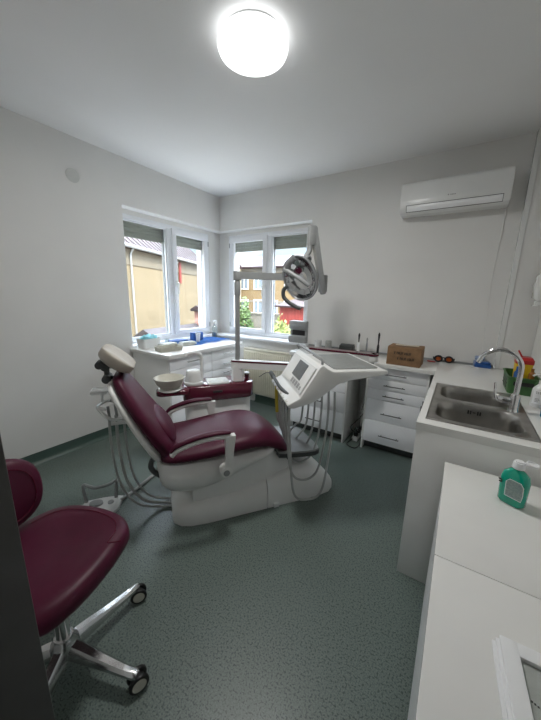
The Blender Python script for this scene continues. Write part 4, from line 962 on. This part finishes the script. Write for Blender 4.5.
# pump dispenser
def pump(name, label, loc, r, h, mbod, pumpm, ang):
    t = thing(name, label, 'bottle', loc, ang)
    a = MB(); a.lathe([(0, 0), (r * .95, 0), (r, .006), (r, h * .68), (r * .93, h * .80), (r * .6, h * .93), (.015, h), (.015, h + .004), (0, h + .004)], n=32); b_ = a.build('bottle_body', mbod, t, sharp=50)
    a = MB(); a.cyl((0, 0, h + .003), (0, 0, h + .022), .016, n=18, bev=.002); a.cyl((0, 0, h + .02), (0, 0, h + .05), .006, n=10)
    a.tube([(.01, 0, h + .055), (0, 0, h + .056), (-.035, 0, h + .054), (-.05, 0, h + .044)], .006, 8, 4, .8); a.build('pump', pumpm, t)
    return t, b_
t_, b_ = pump('soap_bottle', 'white pump soap bottle on the worktop right of the tap', (3.322, -1.055, ZT), .037, .13, M['plastic'], M['plastic'], .3)
mb = MB(); R = []
for z in (.022, .10): R.append([(.0376 * math.cos(a), .0376 * math.sin(a), z) for a in [math.radians(195 + 100 * k / 12) for k in range(13)]] + [(.0366 * math.cos(a), .0366 * math.sin(a), z) for a in [math.radians(295 - 100 * k / 12) for k in range(13)]])
mb.loft(R); lb = mb.build('bottle_label', M['white'], t_)
mb = MB()
for k, (z, wd) in enumerate(((.088, 60), (.081, 60), (.050, 30), (.042, 34), (.034, 26))):
    for q in range(5):
        a0 = math.radians(215 + wd * q / 5); a1 = math.radians(215 + wd * (q + .6) / 5)
        mb.loft([[(.038 * math.cos(a), .038 * math.sin(a), zz) for a in (a0, a1)] + [(.0374 * math.cos(a), .0374 * math.sin(a), zz) for a in (a1, a0)] for zz in (z, z + .0045)])
mb.build('label_print', M['grey'], t_)
bb = thing('blue_bottle', 'transparent blue bottle at the right edge, right of the soap bottle', 'bottle', (3.338, -1.235, ZT))
mb = MB(); mb.lathe([(0, 0), (.034, 0), (.036, .005), (.036, .055), (.025, .08), (.012, .09), (0, .09)], n=28); mb.build('bottle_body', M['bluegel'], bb)
mb = MB(); mb.cyl((0, 0, .088), (0, 0, .105), .013, n=16); mb.build('bottle_cap', M['plastic'], bb)

# wall soap dispenser
sdp = thing('wall_dispenser', 'white wall-mounted soap dispenser cut by the right edge', 'dispenser', (W_, -.19, 1.46))
mb = MB()
R = []
for z, dpt, hw in ((0, .07, .045), (.02, .085, .05), (.10, .095, .052), (.18, .085, .05), (.23, .06, .045), (.25, .03, .03)):
    R.append([(0, -hw, z), (-dpt * .7, -hw, z), (-dpt, -hw * .5, z), (-dpt, hw * .5, z), (-dpt * .7, hw, z), (0, hw, z)])
mb.loft(R); mb.build('dispenser_body', M['plastic'], sdp, sharp=50)
mb = MB(); mb.box(-.075, -.02, -.02, .02, -.035, .001, .008); mb.box(-.085, -.05, -.03, .03, -.045, -.03, .006); mb.build('push_lever', M['plastic'], sdp)
mb = MB(); mb.box(-.0962, -.094, -.003, .003, .02, .06); mb.build('level_slot', M['grey'], sdp)

# green sanitiser bottle on the low cabinet
gbm = thing('sanitizer_bottle', 'green gel bottle with an open white flip cap on the low cabinet', 'bottle', (3.135, -1.922, TZ + .001), math.radians(-30))
gbm.scale = (1, 1, 1.1)
mb = MB()
def bs_(hx, hy, r, z): return rrect(0, 0, hx, hy, r, z, 6)
mb.loft([bs_(.036, .021, .019, 0), bs_(.041, .025, .022, .006), bs_(.042, .026, .022, .05), bs_(.042, .026, .022, .085), bs_(.037, .023, .02, .105), bs_(.024, .018, .017, .117), bs_(.016, .016, .0159, .121), bs_(.0155, .0155, .0154, .128)])
mb.build('bottle_body', M['teal'], gbm, sharp=50)
mb = MB(); mb.loft([[(x, -.0264, z) for x, z in ((-.012, .032), (.034, .032), (.036, .050), (.034, .078), (.026, .088), (-.006, .088), (-.014, .078))], [(x, -.0272, z) for x, z in ((-.012, .032), (.034, .032), (.036, .050), (.034, .078), (.026, .088), (-.006, .088), (-.014, .078))]]); lb = mb.build('bottle_label', M['teallabel'], gbm)
mb = MB(); pp = [(-.0135, .030), (.0355, .030), (.0378, .050), (.0356, .079), (.027, .090), (-.007, .090), (-.016, .079), (-.0135, .030)]
mb.tube([(x, -.0270, z) for x, z in pp], .0011, 6, 0); mb.build('label_border', M['white'], lb)
mb = MB(); mb.box(-.040, -.031, -.0266, -.0235, .074, .078, 0); mb.box(-.038, -.030, -.0270, -.0238, .066, .070, 0); mb.box(-.031, -.028, -.0268, -.0245, .072, .075); mb.build('bottle_print', M['ink'], gbm)
mb = MB(); mb.cyl((0, 0, .126), (0, 0, .148), .019, .0165, 24, .002); mb.lathe([(0, .148), (.012, .148), (.013, .151), (0, .152)], n=20); cpz = mb.build('bottle_cap', M['white'], gbm)
mb = MB(); mb.lathe([(0, 0), (.017, 0), (.018, .003), (.018, .007), (.015, .008), (.014, .003), (0, .003)], (.036, 0, .152), (.12, 0, 1), 28); mb.box(.015, .022, -.006, .006, .145, .154, .001); mb.build('flip_lid', M['white'], cpz)

# framed paper on the low cabinet
pf = thing('picture_frame', 'white layered picture frame holding a printed sheet on the low cabinet', 'picture frame', (3.052, -2.507, TZ + .0005), math.radians(3.0))
FW, FL = .30, .42
def ring(mb_, x0, x1, y0, y1, t, z0, z1, bev=.0015):
    mb_.box(x0, x0 + t, y0, y1, z0, z1, bev); mb_.box(x1 - t, x1, y0, y1, z0, z1, bev); mb_.box(x0 + t * .9, x1 - t * .9, y1 - t, y1, z0, z1, bev); mb_.box(x0 + t * .9, x1 - t * .9, y0, y0 + t, z0, z1, bev)
mb = MB(); mb.box(-.0, FW, -FL, 0, 0, .005, .001); ring(mb, -.012, FW + .012, -FL - .012, -.012 + .006, .016, 0, .007); ring(mb, -.006, FW + .006, -FL - .006, -.002, .014, .006, .013); ring(mb, 0, FW, -FL, 0, .03, .012, .022, .002)
mb.build('frame', M['white'], pf)
mb = MB(); mb.box(.029, FW - .029, -FL + .029, -.029, .0052, .0125); pg = mb.build('printed_sheet', M['paper'], pf)
mb = MB()
mb.box(.068, .0695, -.16, -.075, .0127, .0130)
for k in range(9): mb.box(.034 + k * .0042, .034 + k * .0042 + .003, -.100 - .0018 * k, -.0965 - .0018 * k, .0127, .0130)
for r in range(7):
    x = .09
    while x < .25:
        wl = random.uniform(.006, .018); mb.box(x, x + wl, -.115 - r * .018, -.1115 - r * .018, .0127, .0130); x += wl + .005
mb.build('sheet_print', M['ink'], pg)
mb = MB(); mb.box(.029, FW - .029, -FL + .029, -.029, .0145, .0155); mb.build('frame_glass', M['glass'], pf)

# power strip and wires in the gap between the drawer cabinets
ps = thing('power_strip', 'white power strip with tangled cords in the gap between drawer cabinets', 'power strip', (2.135, -.22, 0))
mb = MB(); mb.box(-.03, .03, -.14, .14, 0, .04, .006); mb.build('strip_body', M['plastic'], ps)
mb = MB()
for y in (-.09, 0.0, .09): mb.box(-.02, .02, y - .02, y + .02, .040, .075, .005)
mb.build('plug', M['black'], ps)
mb = MB(); mb.box(-.008, .008, -.055, -.04, .0405, .048, .001); mb.build('switch', M['yellow'], ps)
for k in range(4):
    mb = MB(); x = -.05 + .03 * k
    mb.tube([(0, -.09 + .06 * k, .075), (x, -.12 + .05 * k, .14 + .05 * k), (.05 - .02 * k, -.05 + .03 * k, .30), (.04, .08, .5), (.05, .12, .78)], .004, 6, 6); mb.build('cord', M['hose'] if k % 2 else M['dark'], ps)
mb = MB(); mb.tube([(-.02, -.14, .02), (-.04, -.25, .008), (.02, -.29, .006), (.065, -.27, .006), (.07, -.16, .006)], .005, 6, 6); mb.build('cord', M['black'], ps)

# ------------------------------------------------------------------ outside
GZ = -2.2
M['yhouse'] = mat('yellow_render', (0.205, 0.160, 0.095), 0.85, var=.05, scale=1.2)
M['ohouse'] = mat('orange_render', (0.21, 0.145, 0.07), 0.85, var=.06, scale=.8)
M['roof'] = mat('faded_red_metal_roof', (0.030, 0.013, 0.014), 0.5, var=.08, scale=4)
M['shed'] = mat('red_sheet_metal', (0.22, 0.035, 0.028), 0.55, var=.08, scale=3)
M['pave'] = mat('grey_paving', (0.50, 0.48, 0.45), 0.85, var=.15, scale=2)
M['leaf'] = mat('green_leaves', (0.11, 0.18, 0.05), 0.6, var=.4, scale=6, col2=(.04, .08, .02))
M['leafy'] = mat('yellow_green_leaves', (0.26, 0.27, 0.07), 0.6, scale=6, col2=(.08, .13, .03))
M['stone'] = mat('pale_stone', (0.22, 0.20, 0.165), 0.8, var=.08, scale=4)
M['glassd'] = mat('dark_window_glass', (0.20, 0.24, 0.28), 0.15, var=.2)
mb = MB(); mb.box(-45, 30, -30, 45, GZ - .3, GZ); o = mb.build('ground', M['pave']); struct(o, 'grey paved yard outside the windows', 'ground')

# yellow house: wall plane from A to B
A = Vector((-5.9, 0.4, 0)); B = Vector((-9.9, 9.65, 0)); dw_ = (B - A).normalized()
yh = thing('yellow_house', 'pale yellow house with a faded red roof seen through the left window', 'house', (A.x, A.y, GZ), math.atan2(dw_.y, dw_.x))
LY = (B - A).length - .2; EZ = 3.0 - GZ      # local: x along wall, y>0 is away (left of direction)
mb = MB(); mb.box(-6, LY, 0, 5, 0, EZ); mb.build('house_wall', M['yhouse'], yh)
mb = MB(); mb.prism([(-.2, EZ - .08), (-.2, EZ), (2.5, EZ + 2.2), (5.5, EZ), (5.5, EZ - .08)], 'x', -6.2, LY + .3); 
for k in range(50): mb.prism([(-.21, EZ + .005), (-.21, EZ + .03), (2.5, EZ + 2.23), (2.5, EZ + 2.205)], 'x', -6.1 + k * .36, -6.06 + k * .36)
mb.build('roof', M['roof'], yh)
mb = MB(); mb.box(-6, LY, -.03, .0, EZ - .62, EZ - .10); mb.build('upper_band', mat('pale_yellow_render', (0.165, 0.14, 0.10), .85), yh)
mb = MB(); mb.tube([(-6.2, -.24, EZ - .03), (LY + .3, -.24, EZ - .03)], .06, 8, 0); mb.build('gutter', M['armgrey'], yh)
q = (Vector((-7.15, 3.15, 0)) - A).dot(dw_)
mb = MB(); mb.tube([(q, -.22, EZ - .05), (q, -.10, EZ - .2), (q, -.07, EZ - .3), (q, -.07, 0.1)], .034, 8, 0); mb.build('downpipe', M['armgrey'], yh)
q2 = 6.05
mb = MB(); mb.box(q2, q2 + .55, -.02, .05, EZ - 1.05, EZ - .2); wn = mb.build('house_window', M['glassd'], yh)
mb = MB(); mb.box(q2 - .06, q2 + .6, -.05, -.02, EZ - .2, EZ - .15); mb.box(q2 - .06, q2 + .6, -.05, -.02, EZ - 1.1, EZ - 1.05); mb.box(q2 + .25, q2 + .31, -.05, -.02, EZ - 1.05, EZ - .2); mb.box(q2 - .06, q2, -.05, -.02, EZ - 1.1, EZ - .15); mb.build('window_frame', M['plastic'], wn)
mb = MB(); mb.box(q2 + .62, q2 + .82, -.08, -.03, EZ - 1.1, EZ - .15, .01); mb.build('red_shutter', M['shed'], wn)
mb = MB(); mb.box(-6, LY, -.04, 0, 1.98, 2.06); mb.build('plinth_line', M['stone'], yh)
# low outbuilding roof in front of the yellow house
lr_ = thing('lean_to', 'low grey-brown lean-to roof before the yellow house', 'roof', (-5.2, 3.3, GZ), .15)
mb = MB(); mb.box(-1.3, 1.2, -.9, 2.9, 0, 1.75); mb.build('shed_wall', M['stone'], lr_)
mb = MB(); mb.prism([(-1.5, 1.68), (-1.5, 1.76), (-.1, 2.55), (1.4, 1.76), (1.4, 1.68)], 'y', -1.1, 3.1); mb.build('shed_roof', mat('weathered_roof', (.045, .038, .041), .7, var=.2, scale=3), lr_)
ck = thing('roof_chimney', 'small reddish brick chimney cap beyond the left window', 'chimney', (-5.35, 4.9, GZ))
mb = MB(); mb.box(-.22, .22, -.22, .22, 1.9, 3.0); mb.build('stack', mat('brick_red', (.26, .13, .10), .8, var=.15, scale=20), ck)
mb = MB(); mb.box(-.32, .32, -.32, .32, 3.0, 3.06); mb.prism([(-.34, 3.06), (.34, 3.06), (0, 3.22)], 'y', -.34, .34); mb.build('cap', M['roof'], ck)
mb = MB(); mb.box(-.2, .2, -.2, .2, 0, 1.9); mb.build('stack_base', M['stone'], ck)
# orange block: plane y=12
ob = thing('apartment_block', 'orange apartment block with white windows seen through the back window', 'building', (-6.5, 12.0, GZ), .05)
h = 3.0 - GZ
mb = MB(); mb.box(-2.95, 9, 0, 6, 0, h); mb.build('block_wall', M['ohouse'], ob)
mb = MB(); mb.prism([(-.35, h), (-.35, h + .08), (3, h + 1.1), (6.3, h)], 'x', -3.2, 9.3); mb.build('roof', M['roof'], ob)
mb = MB(); mb.box(-2.95, 9, -.05, 0, h - .28, h - .02); mb.box(-2.95, 9, -.04, 0, h - 2.0, h - 1.9); mb.build('cornice', M['stone'], ob)
for fl, z0 in enumerate((1.85 - GZ, .35 - GZ, -1.3 - GZ)):
    for k in range(8):
        x = -2.55 + k * 1.05
        hh = .62 if fl == 0 else .75
        if fl == 0 and k % 3 == 2: continue
        mb = MB(); mb.box(x, x + .55, -.02, .05, z0 - .05, z0 + hh); wn = mb.build('block_window', M['glassd'], ob)
        mb = MB(); mb.box(x - .05, x + .6, -.05, -.018, z0 + hh, z0 + hh + .06); mb.box(x - .05, x + .6, -.05, -.018, z0 - .1, z0 - .04); mb.box(x - .05, x, -.05, -.018, z0 - .05, z0 + hh); mb.box(x + .55, x + .6, -.05, -.018, z0 - .05, z0 + hh); mb.box(x + .25, x + .3, -.05, -.018, z0 - .05, z0 + hh); mb.build('window_frame', M['plastic'], wn)
# cream tower house at far left of back window
th_ = thing('cream_house', 'tall cream house at the left of the back window view', 'house', (-8.9, 10.6, GZ), 0)
mb = MB(); mb.box(-.6, .25, 0, .8, 0, 5.15); mb.build('house_wall', mat('cream_render', (.40, .35, .26), .85), th_)
mb = MB(); mb.prism([(-.1, 5.15), (.4, 5.5), (.9, 5.15)], 'x', -.7, .35); mb.build('roof', M['roof'], th_)
# red shed
rs = thing('red_shed', 'bright red sheet-metal shed with a pale roof seen through the back window', 'shed', (-3.05, 8.0, GZ), .05)
mb = MB(); mb.box(-.75, 3.5, 0, 2.2, 0, .95 - GZ); 
for k in range(28): mb.box(-.72 + k * .15, -.68 + k * .15, -.02, 0, 0, .95 - GZ)
mb.build('shed_wall', M['shed'], rs)
mb = MB(); mb.prism([(-.2, .95 - GZ), (-.2, 1.02 - GZ), (2.3, 1.35 - GZ), (2.3, .95 - GZ)], 'x', -.9, 3.7); mb.build('shed_roof', M['roof'], rs)
mb = MB(); mb.box(-5.9, -3.9, 8.3, 8.5, GZ, .55); mb.box(-5.95, -3.85, 8.25, 8.55, .55, .62); o = mb.build('garden_wall', M['stone']); tag(o, 'pale garden wall left of the red shed', 'wall')
# bushes : leaf clusters
def bush(name, label, loc, rx, ry, rz, nleaf, m_, seed, sz=.09):
    random.seed(seed)
    t = thing(name, label, 'shrub', loc)
    a = MB()
    for k in range(5): a.tube([(0, 0, 0), (random.uniform(-.3, .3) * rx, random.uniform(-.3, .3) * ry, rz * .7), (random.uniform(-.8, .8) * rx, random.uniform(-.8, .8) * ry, rz * 1.4)], .025, 6, 3)
    a.build('stem', M['stone'], t)
    a = MB(); bm = a.bm
    for k in range(nleaf):
        th = random.uniform(0, 2 * PI); ph_ = math.acos(random.uniform(-1, 1)); rr = random.uniform(.55, 1.05) * (1 + .22 * math.sin(3 * th) * math.cos(4 * ph_))
        c = Vector((rx * rr * math.sin(ph_) * math.cos(th), ry * rr * math.sin(ph_) * math.sin(th), rz + rz * rr * math.cos(ph_) * .95))
        u = Vector((random.gauss(0, 1), random.gauss(0, 1), random.gauss(0, 1))).normalized(); v = u.orthogonal().normalized(); s_ = sz * random.uniform(.6, 1.3)
        bm.faces.new([bm.verts.new(p) for p in (c - u * s_, c + v * s_ * .5, c + u * s_, c - v * s_ * .5)])
    a.build('foliage', m_, t)
bush('leafy_shrub', 'yellow-green shrub below the red shed in the back window', (-2.55, 5.9, GZ), .72, .6, 1.38, 3600, M['leafy'], 1)
bush('leafy_shrub', 'green climbing shrub in front of the orange block, behind the lamp pole', (-5.5, 7.5, GZ), .6, .5, 1.7, 2400, M['leaf'], 2)
bush('leafy_shrub', 'low dark green shrub at the bottom of the back window', (-3.85, 7.1, GZ), .6, .5, .98, 3000, M['leaf'], 4)
bush('leafy_shrub', 'sparse low shrub seen at the bottom left of the left window', (-4.4, 1.0, GZ), .5, .5, 1.25, 1400, M['leaf'], 5)
